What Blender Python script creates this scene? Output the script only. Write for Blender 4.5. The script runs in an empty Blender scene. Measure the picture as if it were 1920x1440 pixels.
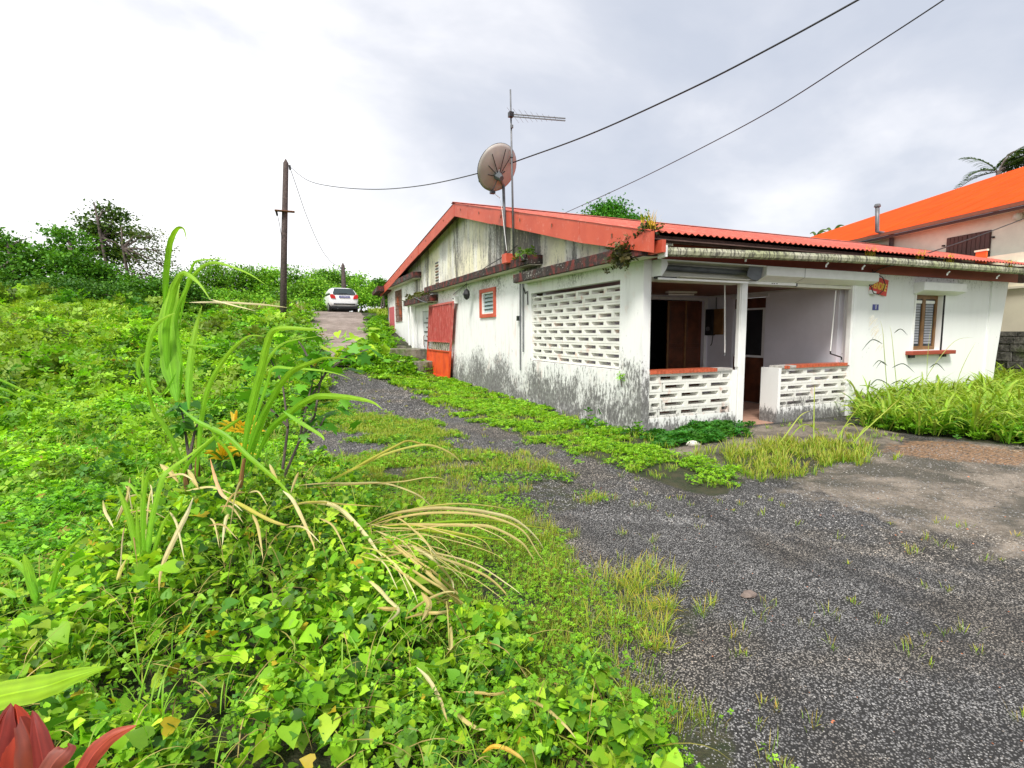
import bpy, math, random
import numpy as np
from mathutils import Matrix, Vector
random.seed(7); rng = np.random.default_rng(11)
S = bpy.context.scene; C = S.collection
R_ = math.radians
# ------------------------------------------------------------------ camera
yaw, pitch, roll, FPX, HC = 0.41433698, 0.09876987, -0.00427167, 981.95, 1.6
cy_, sy_, cp_, sp_ = math.cos(yaw), math.sin(yaw), math.cos(pitch), math.sin(pitch)
fwd = np.array([sy_*cp_, cy_*cp_, -sp_]); rt0 = np.array([cy_, -sy_, 0.]); up0 = np.cross(rt0, fwd)
rt = math.cos(roll)*rt0 + math.sin(roll)*up0; up = -math.sin(roll)*rt0 + math.cos(roll)*up0
cam = bpy.data.objects.new('camera', bpy.data.cameras.new('camera')); C.objects.link(cam)
cam.matrix_world = Matrix(((rt[0], up[0], -fwd[0], 0), (rt[1], up[1], -fwd[1], 0), (rt[2], up[2], -fwd[2], HC), (0, 0, 0, 1)))
cam.data.sensor_width = 36; cam.data.lens = 36*FPX/1920; cam.data.clip_start = .05; cam.data.clip_end = 3000
S.camera = cam
# ------------------------------------------------------------------ world and sun
SUN_EL, SUN_AZ = R_(52), R_(222)        # azimuth clockwise from +Y: high, from behind-left of the camera
w = bpy.data.worlds.new('World'); S.world = w; w.use_nodes = True
nt = w.node_tree; nt.nodes.clear(); L = nt.links.new
def wn(t, **k):
    n = nt.nodes.new(t)
    for a, b in k.items(): setattr(n, a, b)
    return n
wout = wn('ShaderNodeOutputWorld'); bg1 = wn('ShaderNodeBackground'); bg2 = wn('ShaderNodeBackground'); mixw = wn('ShaderNodeMixShader')
sky = wn('ShaderNodeTexSky', sky_type='NISHITA', sun_disc=False, sun_elevation=SUN_EL, sun_rotation=SUN_AZ, air_density=1.2, dust_density=2.0)
L(sky.outputs[0], bg1.inputs[0]); bg1.inputs[1].default_value = .06
tc = wn('ShaderNodeTexCoord'); mp = wn('ShaderNodeMapping'); mp.inputs['Scale'].default_value = (1, 1, 2.3); mp.inputs['Location'].default_value = (3.1, 1.3, .4)
n1 = wn('ShaderNodeTexNoise'); n1.inputs['Scale'].default_value = 1.7; n1.inputs['Detail'].default_value = 6; n1.inputs['Roughness'].default_value = .52; n1.inputs['Distortion'].default_value = .35
L(tc.outputs['Generated'], mp.inputs[0]); L(mp.outputs[0], n1.inputs['Vector'])
# cloud layer is thinner (brighter) toward the left of the street, thicker to the right
dotn = wn('ShaderNodeVectorMath', operation='DOT_PRODUCT'); L(tc.outputs['Generated'], dotn.inputs[0]); dotn.inputs[1].default_value = (-.80, .05, -.42)
mad = wn('ShaderNodeMath', operation='MULTIPLY_ADD'); L(dotn.outputs['Value'], mad.inputs[0]); mad.inputs[1].default_value = .30; L(n1.outputs['Fac'], mad.inputs[2])
ramp = wn('ShaderNodeValToRGB'); L(mad.outputs[0], ramp.inputs[0]); el = ramp.color_ramp.elements
el[0].position = .17; el[0].color = (.215, .23, .265, 1)
el[1].position = .66; el[1].color = (.47, .465, .47, 1)
for p_, c_ in ((.27, (.245, .256, .286)), (.35, (.30, .305, .326)), (.42, (.355, .355, .368)), (.48, (.43, .428, .434))): e = ramp.color_ramp.elements.new(p_); e.color = (*c_, 1)
L(ramp.outputs[0], bg2.inputs[0]); bg2.inputs[1].default_value = 1.0
mixw.inputs[0].default_value = .93; L(bg1.outputs[0], mixw.inputs[1]); L(bg2.outputs[0], mixw.inputs[2]); L(mixw.outputs[0], wout.inputs[0])
sun = bpy.data.objects.new('sun', bpy.data.lights.new('sun', 'SUN')); C.objects.link(sun)
sun.data.energy = 1.5; sun.data.angle = R_(14); sun.data.color = (1, .965, .9)
sd = Vector((math.sin(SUN_AZ)*math.cos(SUN_EL), math.cos(SUN_AZ)*math.cos(SUN_EL), math.sin(SUN_EL)))
sun.rotation_euler = sd.to_track_quat('Z', 'Y').to_euler(); sun.location = (-10, -10, 30)
S.view_settings.view_transform = 'Standard'; S.view_settings.look = 'None'; S.view_settings.exposure = 1.62; S.view_settings.gamma = 1
S.view_settings.use_curve_mapping = False

# ------------------------------------------------------------------ geometry of the place
CX, CY = 5.07, 6.56
O3 = np.array([0, 0, HC])
def ray(x, y): return rt*(x-960)/FPX - up*(y-720)/FPX + fwd
def P(x, y, D): return O3 + ray(x, y)*D
def sst(a, b, x): t = np.clip((np.asarray(x, float)-a)/(b-a), 0, 1); return t*t*(3-2*t)
def ter(X, Y):
    X = np.asarray(X, float); Y = np.asarray(Y, float)
    g = np.interp(Y, [-50, 11, 14, 16, 18, 20, 22, 24, 26, 28, 30, 31.5, 34, 45, 120, 900], [0, 0, .12, .3, .55, .85, 1.15, 1.5, 1.86, 2.2, 2.5, 2.7, 2.85, 2.9, 1.5, -8])
    near = sst(2.6, 4.3, X)*(1-sst(17.5, 20.5, Y)); g = g*(1-near*.85)
    g = g + .55*sst(1.0, 9, -X)*sst(6, 22, Y)*(1-sst(60, 200, Y))
    g = g - 3*sst(60, 300, np.abs(X))
    return g
def gp(x, y):
    d = ray(x, y); t = np.linspace(.5, 120, 6000); p = O3 + d*t[:, None]
    k = np.argmax(p[:, 2] <= ter(p[:, 0], p[:, 1])); k = k if k > 0 else -1
    return p[k]
def poly(px): return np.array([gp(*q)[:2] for q in px])
def inpoly(pts, pg):
    x, y = pts[:, 0], pts[:, 1]; r = np.zeros(len(x), bool); n = len(pg)
    for i in range(n):
        x1, y1 = pg[i]; x2, y2 = pg[(i+1) % n]
        c = ((y1 > y) != (y2 > y)) & (x < (x2-x1)*(y-y1)/(y2-y1+1e-12)+x1); r ^= c
    return r
_g = np.random.default_rng(5).random((256, 256))
def vn(x, y):
    xi = np.floor(x).astype(int); yi = np.floor(y).astype(int); fx = x-xi; fy = y-yi; fx = fx*fx*(3-2*fx); fy = fy*fy*(3-2*fy)
    a = _g[xi & 255, yi & 255]; b = _g[(xi+1) & 255, yi & 255]; c = _g[xi & 255, (yi+1) & 255]; d = _g[(xi+1) & 255, (yi+1) & 255]
    return (a*(1-fx)+b*fx)*(1-fy)+(c*(1-fx)+d*fx)*fy
def fbm(x, y, s=1., o=3):
    r = 0; a = .5
    for i in range(o): r = r + a*vn(x*s+17*i, y*s+31*i); s = s*2.03; a *= .5
    return r/(1-.5**o)

# ------------------------------------------------------------------ materials
MATS = {}
class NB:
    def __init__(s, name, rough=.8):
        s.m = bpy.data.materials.new(name); s.m.use_nodes = True; s.t = s.m.node_tree
        s.b = s.t.nodes['Principled BSDF']; s.b.inputs['Roughness'].default_value = rough; s.out = s.t.nodes['Material Output']
        s.pos = s.n('ShaderNodeNewGeometry').outputs['Position']; MATS[name] = s.m
    def n(s, t, **k):
        n = s.t.nodes.new(t)
        for a, b in k.items(): setattr(n, a, b)
        return n
    def l(s, a, b): s.t.links.new(a, b)
    def val(s, v, sock):
        if isinstance(v, (int, float)): sock.default_value = v
        elif isinstance(v, tuple): sock.default_value = (*v, 1) if len(v) == 3 and sock.type == 'RGBA' else v
        else: s.l(v, sock)
    def noise(s, scale, detail=4, rough=.55, dist=0, vec=None, sc=None, loc=(0, 0, 0)):
        v = vec or s.pos
        if sc:
            m = s.n('ShaderNodeMapping'); m.inputs['Scale'].default_value = sc; m.inputs['Location'].default_value = loc; s.l(v, m.inputs[0]); v = m.outputs[0]
        n = s.n('ShaderNodeTexNoise'); n.inputs['Scale'].default_value = scale; n.inputs['Detail'].default_value = detail
        n.inputs['Roughness'].default_value = rough; n.inputs['Distortion'].default_value = dist; s.l(v, n.inputs['Vector']); return n.outputs['Fac']
    def math(s, op, a, b=0., c=0., clamp=False):
        n = s.n('ShaderNodeMath', operation=op, use_clamp=clamp); s.val(a, n.inputs[0]); s.val(b, n.inputs[1])
        if op in ('MULTIPLY_ADD', 'SMOOTH_MIN'): s.val(c, n.inputs[2])
        return n.outputs[0]
    def ss(s, v, a, b):
        n = s.n('ShaderNodeMapRange', interpolation_type='SMOOTHSTEP'); s.val(v, n.inputs[0]); s.val(a, n.inputs[1]); s.val(b, n.inputs[2]); return n.outputs[0]
    def mix(s, f, a, b, bt='MIX'):
        n = s.n('ShaderNodeMix', data_type='RGBA', blend_type=bt); s.val(f, n.inputs[0]); s.val(a, n.inputs[6]); s.val(b, n.inputs[7]); return n.outputs[2]
    def xyz(s):
        n = s.n('ShaderNodeSeparateXYZ'); s.l(s.pos, n.inputs[0]); return n.outputs
    def bump(s, h, st=.5, d=.01):
        n = s.n('ShaderNodeBump'); n.inputs['Strength'].default_value = st; n.inputs['Distance'].default_value = d; s.l(h, n.inputs['Height']); s.l(n.outputs[0], s.b.inputs['Normal'])
    def col(s, v): s.val(v, s.b.inputs['Base Color']); return s.m
def plain(name, c, rough=.7, var=.15, metal=0., sc=6., bump=0):
    b = NB(name, rough); n = b.noise(sc, 5, .6); f = b.ss(n, .3, .7)
    b.col(b.mix(f, tuple(max(0, x*(1-var)) for x in c), tuple(min(1, x*(1+var)) for x in c))); b.b.inputs['Metallic'].default_value = metal
    if bump: b.bump(b.noise(sc*8, 4), bump, .005)
    return b.m
def wallmat(name, base, z0, zr, heavy, streak=0., orange=0., axis_sc=(6, 6, 1.7)):
    b = NB(name, .85); x, y, z = b.xyz()
    fine = b.noise(3.0, 8, .72, 0, sc=axis_sc); blot = b.noise(1.1, 6, .6, .3); speck = b.noise(24, 5, .75, 0, sc=(1, 1, .6))
    h = b.math('MULTIPLY', b.math('SUBTRACT', z0, z), 1./zr)              # rising damp: 0 at z0, 1 lower down
    hh = b.ss(h, -.25, 1.1)
    a = b.math('ADD', b.math('MULTIPLY', fine, .50), b.math('ADD', b.math('MULTIPLY', blot, .38), b.math('MULTIPLY', speck, .36)))
    t = b.math('ADD', a, b.math('MULTIPLY', hh, .20*heavy))
    m = b.math('MULTIPLY', b.ss(t, .735, .83), b.math('ADD', .72, b.math('MULTIPLY', b.ss(speck, .35, .62), .28)))
    soft = b.ss(b.math('ADD', b.math('MULTIPLY', blot, .6), b.math('MULTIPLY', hh, .42)), .42, .85)
    c = b.mix(b.math('MULTIPLY', soft, .55), base, (.34, .33, .32))
    c = b.mix(b.math('MULTIPLY', b.ss(b.noise(2.2, 5, .6, 0, sc=(4, 4, .5)), .45, .75), .09), c, (.55, .53, .48))
    if streak:
        st = b.noise(2.4, 7, .68, 0, sc=(3, 3, .45), loc=(3, 8, 1)); c = b.mix(b.math('MULTIPLY', b.ss(st, .50, .66), streak), c, (.10, .095, .09))
    if orange:
        og = b.math('MULTIPLY', b.ss(b.noise(3.5, 6, .65, .4, sc=(1, 1, .6)), .56, .70), orange); c = b.mix(og, c, (.60, .22, .10))
    c = b.mix(b.math('MULTIPLY', m, .9), c, (.07, .067, .065))
    tm = b.math('MULTIPLY', b.ss(b.math('ADD', z, b.math('MULTIPLY', blot, .5)), 2.62, 3.0), b.ss(b.math('ADD', b.math('MULTIPLY', speck, .6), b.math('MULTIPLY', blot, .4)), .50, .62)); c = b.mix(b.math('MULTIPLY', tm, .75), c, (.07, .08, .05))
    b.bump(b.math('ADD', speck, b.math('MULTIPLY', fine, .6)), .35, .006)
    return b.col(c)
WHITE = (.80, .80, .79)
M_wallA = wallmat('gable_plaster', WHITE, 1.45, 1.35, 1.12, streak=.13, orange=.2)
M_wallF = wallmat('front_plaster', (.80, .81, .80), .42, .5, .75)
M_blk = wallmat('claustra_paint', (.76, .75, .70), .62, .5, .8, orange=.5)
M_par = wallmat('parapet_paint', (.80, .80, .78), .34, .30, 1.25)
def gable_upper():
    b = NB('weathered_yellow_plaster', .9); x, y, z = b.xyz()
    yel = b.ss(b.noise(1.0, 5, .6, .3, sc=(.9, .9, .25), loc=(2, 3.3, 0)), .43, .58)
    c = b.mix(b.math('MULTIPLY', yel, .62), (.76, .75, .71), (.74, .69, .40))
    st1 = b.noise(2.2, 9, .74, .35, sc=(2.6, 2.6, .30)); st2 = b.noise(3.5, 8, .72, .2, sc=(5, 5, .8), loc=(5, 1, 2)); sp = b.noise(18, 6, .78)
    c = b.mix(b.math('MULTIPLY', b.ss(b.noise(1.1, 6, .65, .3), .44, .60), .45), c, (.40, .37, .35))
    big = b.ss(b.noise(.55, 4, .6, 0, sc=(1, 1, .25), loc=(0, 1.7, 0)), .42, .6)
    t = b.math('ADD', b.math('MULTIPLY', st1, .55), b.math('ADD', b.math('MULTIPLY', st2, .3), b.math('ADD', b.math('MULTIPLY', sp, .26), b.math('MULTIPLY', big, .12))))
    c = b.mix(b.math('MULTIPLY', b.ss(t, .565, .68), .88), c, (.085, .08, .078))
    b.bump(b.math('ADD', st2, sp), .4, .008); return b.col(c)
M_gab = gable_upper()
def ledgemat():
    b = NB('mossy_red_ledge', .9); n = b.noise(7, 7, .7, .2, sc=(1, 1, .6)); n2 = b.noise(2.2, 5, .6, loc=(4, 4, 4), sc=(1, 1, 1)); sp = b.noise(26, 5, .75)
    c = b.mix(b.ss(n2, .42, .58), (.17, .028, .022), (.05, .03, .025))
    c = b.mix(b.math('MULTIPLY', b.ss(n, .40, .56), .95), c, (.022, .02, .018))
    c = b.mix(b.ss(b.math('ADD', b.math('MULTIPLY', sp, .7), b.math('MULTIPLY', n2, .3)), .585, .64), c, (.55, .53, .47))
    b.bump(b.math('ADD', n, sp), .7, .015); return b.col(c)
M_ledge = ledgemat()
M_soff = plain('ledge_underside_white', (.62, .60, .50), .9, .1)
def redpaint(name, c1, c2, white=.0, rough=.55):
    b = NB(name, rough); n = b.noise(1.5, 5, .6, sc=(1, 1, 1)); f = b.noise(9, 6, .7, sc=(1, 1, 1)); c = b.mix(b.ss(n, .35, .65), c1, c2)
    if white: c = b.mix(b.math('MULTIPLY', b.ss(f, .55, .72), white), c, (.75, .42, .34))
    c = b.mix(b.math('MULTIPLY', b.ss(b.noise(40, 5, .7), .62, .72), .5), c, (.07, .03, .025))
    return b.col(c)
M_barge = redpaint('red_barge_paint', (.49, .070, .034), (.56, .092, .045), .28)
def roofmat():
    b = NB('corrugated_red_iron', .6); n = b.noise(1.3, 5, .6, sc=(1, 1, 1)); f = b.noise(5, 7, .72, .2, sc=(6, .9, 1)); sp = b.noise(30, 4, .7, sc=(1, 1, 1))
    c = b.mix(b.ss(n, .35, .65), (.38, .050, .026), (.52, .085, .045)); c = b.mix(b.math('MULTIPLY', b.ss(f, .50, .64), .6), c, (.66, .30, .20))
    c = b.mix(b.math('MULTIPLY', b.ss(sp, .56, .68), .45), c, (.16, .03, .025)); return b.col(c)
M_roof = roofmat()
M_fascia = redpaint('dark_red_fascia', (.30, .052, .028), (.36, .068, .036), 0, .6)
M_dark = plain('dark_roof_timber', (.09, .05, .04), .9, .3)  # dark brown timber for purlin, soffit and boarding
def guttermat():
    b = NB('stained_gutter', .7); n = b.noise(6, 6, .7, .2, sc=(3, 3, .6)); g = b.noise(1.2, 4, .6)
    c = b.mix(b.ss(g, .35, .6), (.50, .48, .38), (.34, .36, .20)); c = b.mix(b.math('MULTIPLY', b.ss(n, .44, .58), .88), c, (.06, .055, .045)); return b.col(c)
M_gut = guttermat()
M_wp = plain('white_metal_paint', (.80, .80, .78), .45, .05)
M_box = plain('white_shutter_box', (.80, .81, .80), .4, .04)
M_slat = plain('cream_shutter_slats', (.62, .61, .52), .45, .06)
M_grey = plain('dark_grey_metal', (.10, .11, .12), .45, .2)
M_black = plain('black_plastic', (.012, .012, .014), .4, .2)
M_wood = plain('dark_varnished_wood', (.10, .03, .012), .35, .4, sc=4)
M_woodl = plain('brown_window_wood', (.20, .10, .035), .5, .25)
M_ceil = plain('varnished_board_ceiling', (.16, .055, .02), .45, .3)
M_inn = plain('lilac_grey_interior_wall', (.70, .69, .75), .9, .05, sc=2)
M_innw = plain('interior_white_trim', (.66, .66, .66), .8, .05)
M_floor = plain('terracotta_floor', (.44, .26, .19), .5, .15)
M_tile = plain('red_sill_tile', (.48, .10, .045), .35, .25, sc=25)
M_mortar = plain('grey_mortar', (.42, .40, .37), .9, .25, sc=20)
M_galv = plain('galvanised_pipe', (.15, .155, .165), .5, .25, .3)
M_rust = plain('rusty_iron', (.16, .07, .04), .8, .4, sc=15)
def concmat():
    b = NB('mossy_concrete', .95); n = b.noise(3, 7, .7, .3); m = b.noise(1.7, 6, .7, .3, loc=(3, 3, 3), sc=(1, 1, 1)); f = b.noise(30, 5, .75)
    c = b.mix(b.ss(n, .35, .65), (.10, .09, .07), (.27, .245, .20)); c = b.mix(b.math('MULTIPLY', b.ss(m, .47, .60), .8), c, (.09, .13, .03)); c = b.mix(b.math('MULTIPLY', b.ss(f, .54, .66), .7), c, (.035, .032, .028)); b.bump(b.math('ADD', n, f), .7, .02); return b.col(c)
M_conc = concmat()
def redgate():
    b = NB('faded_red_gate', .55); x, y, z = b.xyz(); st = b.noise(4, 7, .7, 0, sc=(7, 7, .5)); top = b.ss(z, .98, 1.02)
    c = b.mix(b.ss(st, .35, .6), (.40, .05, .045), (.56, .13, .11)); c = b.mix(b.math('MULTIPLY', b.ss(st, .56, .66), .75), c, (.52, .42, .38))
    low = b.mix(b.ss(b.noise(6, 6, .7, 0, sc=(2, 2, .7)), .60, .70), (.82, .10, .018), (.74, .36, .28)); low = b.mix(b.ss(b.noise(3, 5), .30, .62), (.62, .06, .02), low)
    return b.col(b.mix(top, low, c))
M_gate = redgate()
M_gateg = plain('grey_painted_door', (.50, .52, .53), .6, .12, sc=4)
M_pink = plain('pink_red_board', (.50, .10, .12), .6, .1)
def glass(name, c, rough=.08):
    b = NB(name, rough); b.b.inputs['IOR'].default_value = 1.5; return b.col(c)
M_glass = glass('window_glass', (.05, .06, .065)); M_glassl = glass('frosted_louvre_glass', (.34, .44, .44), .2)
M_curt = plain('pale_blind', (.30, .31, .35), .8, .1)
M_dish = plain('beige_dish_paint', (.42, .38, .35), .5, .12, sc=3)
M_cable = plain('black_cable', (.015, .015, .017), .5, .1)
M_pole = plain('weathered_timber_pole', (.075, .055, .05), .9, .4, sc=12)
M_blue = plain('blue_enamel', (.03, .04, .25), .3, .05); M_whiteink = plain('white_enamel', (.85, .85, .85), .4, .02)
M_sred = plain('red_sign_print', (.62, .035, .02), .5, .06); M_syel = plain('yellow_sign_ink', (.85, .58, .06), .5, .03)
M_orange = plain('orange_sheet_roof', (.66, .068, .006), .9, .10, sc=1.2); M_orange.node_tree.nodes['Principled BSDF'].inputs['Specular IOR Level'].default_value = .12; M_orangew = plain('orange_post_paint', (.85, .13, .02), .6, .05)
M_beige = plain('beige_render', (.72, .71, .60), .9, .07, sc=1.5); M_cream = plain('cream_render', (.76, .71, .56), .9, .05, sc=1.5)
M_brown = plain('dark_brown_shutter', (.075, .035, .03), .6, .1); M_brgut = plain('brown_gutter', (.20, .06, .025), .5, .1)
def stonemat():
    b = NB('dark_stone_wall', .95); n = b.noise(5, 7, .7, .4, sc=(1, 1, 1)); m = b.noise(1.5, 4); c = b.mix(b.ss(n, .35, .65), (.035, .033, .028), (.19, .18, .16)); c = b.mix(b.math('MULTIPLY', b.ss(m, .5, .7), .7), c, (.09, .12, .03)); b.bump(n, .9, .04); return b.col(c)
M_stone = stonemat()
M_bark = plain('grey_bark', (.11, .085, .075), .95, .4, sc=8)
def leafmat(name, trans=.35, rough=.5, spec=.35):
    b = NB(name, rough); at = b.n('ShaderNodeAttribute', attribute_name='tint'); c = at.outputs['Color']
    c2 = b.mix(b.math('MULTIPLY', b.ss(b.noise(60, 3, .6), .35, .7), .22), c, b.mix(1., c, (1.35, 1.2, .9), 'MULTIPLY'))
    b.col(c2); b.b.inputs['Specular IOR Level'].default_value = spec
    tr = b.n('ShaderNodeBsdfTranslucent'); b.l(b.mix(1., c2, (1.25, 1.2, .6), 'MULTIPLY'), tr.inputs[0])
    mx = b.n('ShaderNodeMixShader'); mx.inputs[0].default_value = trans; b.l(b.b.outputs[0], mx.inputs[1]); b.l(tr.outputs[0], mx.inputs[2]); b.l(mx.outputs[0], b.out.inputs[0])
    return b.m
M_leaf = leafmat('leaf', .38); M_leafd = leafmat('tree_leaf', .28, .55, .25); M_dry = leafmat('dry_leaf', .22, .7, .2)
def stonechips():
    b = NB('gravel_chips', .8); at = b.n('ShaderNodeAttribute', attribute_name='tint'); b.bump(b.noise(150, 3), .3, .002); gr = at.outputs['Color']; tone = b.noise(1.0, 6, .62, .9, sc=(1.7, .5, 1)); gr = b.mix(b.math('MULTIPLY', b.ss(tone, .48, .62), .50), gr, b.mix(1., gr, (.34, .33, .33), 'MULTIPLY'))
    brown = b.ss(b.noise(.7, 6, .62, .3, loc=(5, 2, 0), sc=(1, 1, 1)), .46, .60); gr = b.mix(b.math('MULTIPLY', brown, .55), gr, b.mix(1., gr, (1.18, 1.03, .82), 'MULTIPLY')); return b.col(gr)
M_chip = stonechips()
def groundmat():
    b = NB('ground_surface', .92); at = b.n('ShaderNodeAttribute', attribute_name='mask'); sp = b.n('ShaderNodeSeparateColor'); b.l(at.outputs['Color'], sp.inputs[0])
    veg, slab, rust = sp.outputs
    vo = b.n('ShaderNodeTexVoronoi'); vo.inputs['Scale'].default_value = 85; b.l(b.pos, vo.inputs['Vector'])
    cr = b.n('ShaderNodeValToRGB'); sc_ = b.n('ShaderNodeSeparateColor'); b.l(vo.outputs['Color'], sc_.inputs[0]); b.l(sc_.outputs[0], cr.inputs[0])
    e = cr.color_ramp.elements; e[0].color = (.09, .088, .09, 1); e[1].color = (.38, .37, .35, 1)
    for p_, c_ in ((.3, (.19, .186, .186)), (.7, (.31, .303, .296)), (.9, (.38, .37, .35))): q = e.new(p_); q.color = (*c_, 1)
    gap = b.ss(vo.outputs['Distance'], .55, .1); gr = b.mix(gap, (.02, .019, .018), cr.outputs[0])
    tone = b.noise(1.0, 6, .62, .9, sc=(1.7, .5, 1)); gr = b.mix(b.math('MULTIPLY', b.ss(tone, .48, .62), .60), gr, b.mix(1., gr, (.34, .33, .33), 'MULTIPLY'))
    brown = b.ss(b.noise(.7, 6, .62, .3, loc=(5, 2, 0), sc=(1, 1, 1)), .46, .60); gr = b.mix(b.math('MULTIPLY', brown, .55), gr, b.mix(1., gr, (1.18, 1.03, .82), 'MULTIPLY'))
    concn = b.noise(2.0, 8, .75, .3); fine = b.noise(34, 7, .8)
    cc = b.mix(b.ss(concn, .35, .65), (.13, .105, .075), (.33, .27, .21)); cc = b.mix(b.math('MULTIPLY', b.ss(fine, .5, .66), .7), cc, (.40, .37, .33)); cc = b.mix(b.ss(fine, .46, .34), cc, (.06, .055, .045))
    cc = b.mix(b.math('MULTIPLY', b.ss(b.noise(.9, 5, .6, .3, loc=(1, 7, 0), sc=(1, 1, 1)), .47, .60), .85), cc, (.055, .052, .035))
    soil = b.mix(b.ss(b.noise(6, 6, .7), .35, .65), (.018, .028, .008), (.05, .045, .02))  # soil under plants, darkened so the shade beneath them is in its colour
    en = b.noise(9, 6, .7)
    vm = b.ss(b.math('ADD', veg, b.math('MULTIPLY', b.math('SUBTRACT', en, .5), .9)), .4, .6)
    sm = b.ss(b.math('ADD', slab, b.math('MULTIPLY', b.math('SUBTRACT', b.noise(3, 6, .65), .5), 1.3)), .3, .7)
    rm = b.ss(b.math('ADD', rust, b.math('MULTIPLY', b.math('SUBTRACT', b.noise(5, 6, .7), .5), 1.4)), .4, .75)
    c = b.mix(b.math('MULTIPLY', sm, .8), gr, cc); litter = b.mix(b.ss(b.noise(22, 6, .7, 0, sc=(.6, 1.6, 1)), .4, .6), (.09, .05, .025), (.36, .20, .10)); c = b.mix(b.math('MULTIPLY', rm, .8), c, litter); c = b.mix(vm, c, soil)
    b.bump(b.math('ADD', b.math('MULTIPLY', b.math('SUBTRACT', 1., vo.outputs['Distance']), .8), b.math('MULTIPLY', fine, .3)), .8, .012)
    rr = b.math('SUBTRACT', .92, b.math('MULTIPLY', b.ss(tone, .5, .62), .25)); b.l(rr, b.b.inputs['Roughness'])
    return b.col(c)
M_ground = groundmat()
def roadmat():
    b = NB('worn_concrete_road', .75); n = b.noise(2.2, 8, .72, .6, sc=(.7, 2.6, 1)); f = b.noise(25, 5, .7); m = b.noise(.6, 4, .6, .3)
    c = b.mix(b.ss(n, .35, .65), (.14, .105, .085), (.36, .29, .25)); c = b.mix(b.math('MULTIPLY', b.ss(m, .45, .62), .55), c, (.13, .095, .07)); c = b.mix(b.ss(f, .58, .68), c, (.45, .42, .38))
    b.bump(b.math('ADD', n, f), .5, .01); return b.col(c)
M_road = roadmat()

# ------------------------------------------------------------------ mesh helpers
class MB:
    def __init__(s): s.v = []; s.f = []
    def add(s, v, f): o = len(s.v); s.v += [tuple(map(float, p)) for p in v]; s.f += [tuple(i+o for i in q) for q in f]; return s
    def box(s, x0, y0, z0, x1, y1, z1):
        return s.add([(x, y, z) for x in (x0, x1) for y in (y0, y1) for z in (z0, z1)], [(0, 1, 3, 2), (4, 6, 7, 5), (0, 4, 5, 1), (2, 3, 7, 6), (0, 2, 6, 4), (1, 5, 7, 3)])
    def prism(s, pts, axis, a, b):        # pts in the other two axes, extruded on axis a..b
        n = len(pts); mk = {'x': lambda p, t: (t, p[0], p[1]), 'y': lambda p, t: (p[0], t, p[1]), 'z': lambda p, t: (p[0], p[1], t)}[axis]
        return s.add([mk(p, a) for p in pts]+[mk(p, b) for p in pts], [tuple(range(n))[::-1], tuple(range(n, 2*n))]+[(i, (i+1) % n, (i+1) % n+n, i+n) for i in range(n)])
    def tube(s, path, r, n=8, cap=True):
        path = [Vector(p) for p in path]; rs = r if isinstance(r, (list, tuple)) else [r]*len(path); v = []; f = []
        prev = None
        for i, p in enumerate(path):
            t = (path[min(i+1, len(path)-1)]-path[max(i-1, 0)]).normalized()
            a = prev if prev is not None else (Vector((0, 0, 1)) if abs(t.z) < .9 else Vector((1, 0, 0)))
            a = (a-t*a.dot(t)).normalized(); prev = a; b = t.cross(a)
            for k in range(n): an = 2*math.pi*k/n; v.append(p+(a*math.cos(an)+b*math.sin(an))*rs[i])
        for i in range(len(path)-1):
            for k in range(n): f.append((i*n+k, i*n+(k+1) % n, (i+1)*n+(k+1) % n, (i+1)*n+k))
        if cap: f.append(tuple(range(n))[::-1]); f.append(tuple(range((len(path)-1)*n, len(path)*n)))
        return s.add(v, f)
    def build(s, name, mat, parent=None, smooth=False, bevel=0, **kw):
        me = bpy.data.meshes.new(name); me.from_pydata(s.v, [], s.f); me.materials.append(mat)
        return link(name, me, parent, smooth, bevel, **kw)
def link(name, me, parent=None, smooth=False, bevel=0, label=None, cat=None, group=None, kind=None):
    if smooth: me.polygons.foreach_set('use_smooth', [True]*len(me.polygons))
    o = bpy.data.objects.new(name, me); C.objects.link(o)
    if parent:
        o.parent = parent
        if parent.parent is None: o.matrix_parent_inverse = parent.matrix_basis.inverted()
    if bevel: b = o.modifiers.new('b', 'BEVEL'); b.width = bevel; b.segments = 2; b.limit_method = 'ANGLE'
    tag(o, label, cat, group, kind); return o
def tag(o, label=None, cat=None, group=None, kind=None):
    for k, v in (('label', label), ('category', cat), ('group', group), ('kind', kind)):
        if v: o[k] = v
    return o
def thing(name, label, cat, loc=(0, 0, 0), group=None):
    o = bpy.data.objects.new(name, None); C.objects.link(o); o.location = loc; o.empty_display_size = .2; o.matrix_basis = Matrix.Translation(loc); return tag(o, label, cat, group)
def npmesh(name, V, F, col=None, mat=None):
    me = bpy.data.meshes.new(name); V = np.asarray(V, np.float32); F = np.asarray(F, np.int32); k = F.shape[1]
    me.vertices.add(len(V)); me.vertices.foreach_set('co', V.ravel()); me.loops.add(F.size); me.loops.foreach_set('vertex_index', F.ravel())
    me.polygons.add(len(F)); me.polygons.foreach_set('loop_start', np.arange(0, F.size, k, dtype=np.int32)); me.polygons.foreach_set('loop_total', np.full(len(F), k, np.int32))
    me.update(calc_edges=True)
    if col is not None:
        a = me.color_attributes.new('tint', 'FLOAT_COLOR', 'POINT'); c4 = np.ones((len(V), 4), np.float32); c4[:, :3] = col; a.data.foreach_set('color', c4.ravel())
    if mat: me.materials.append(mat)
    return me
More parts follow.
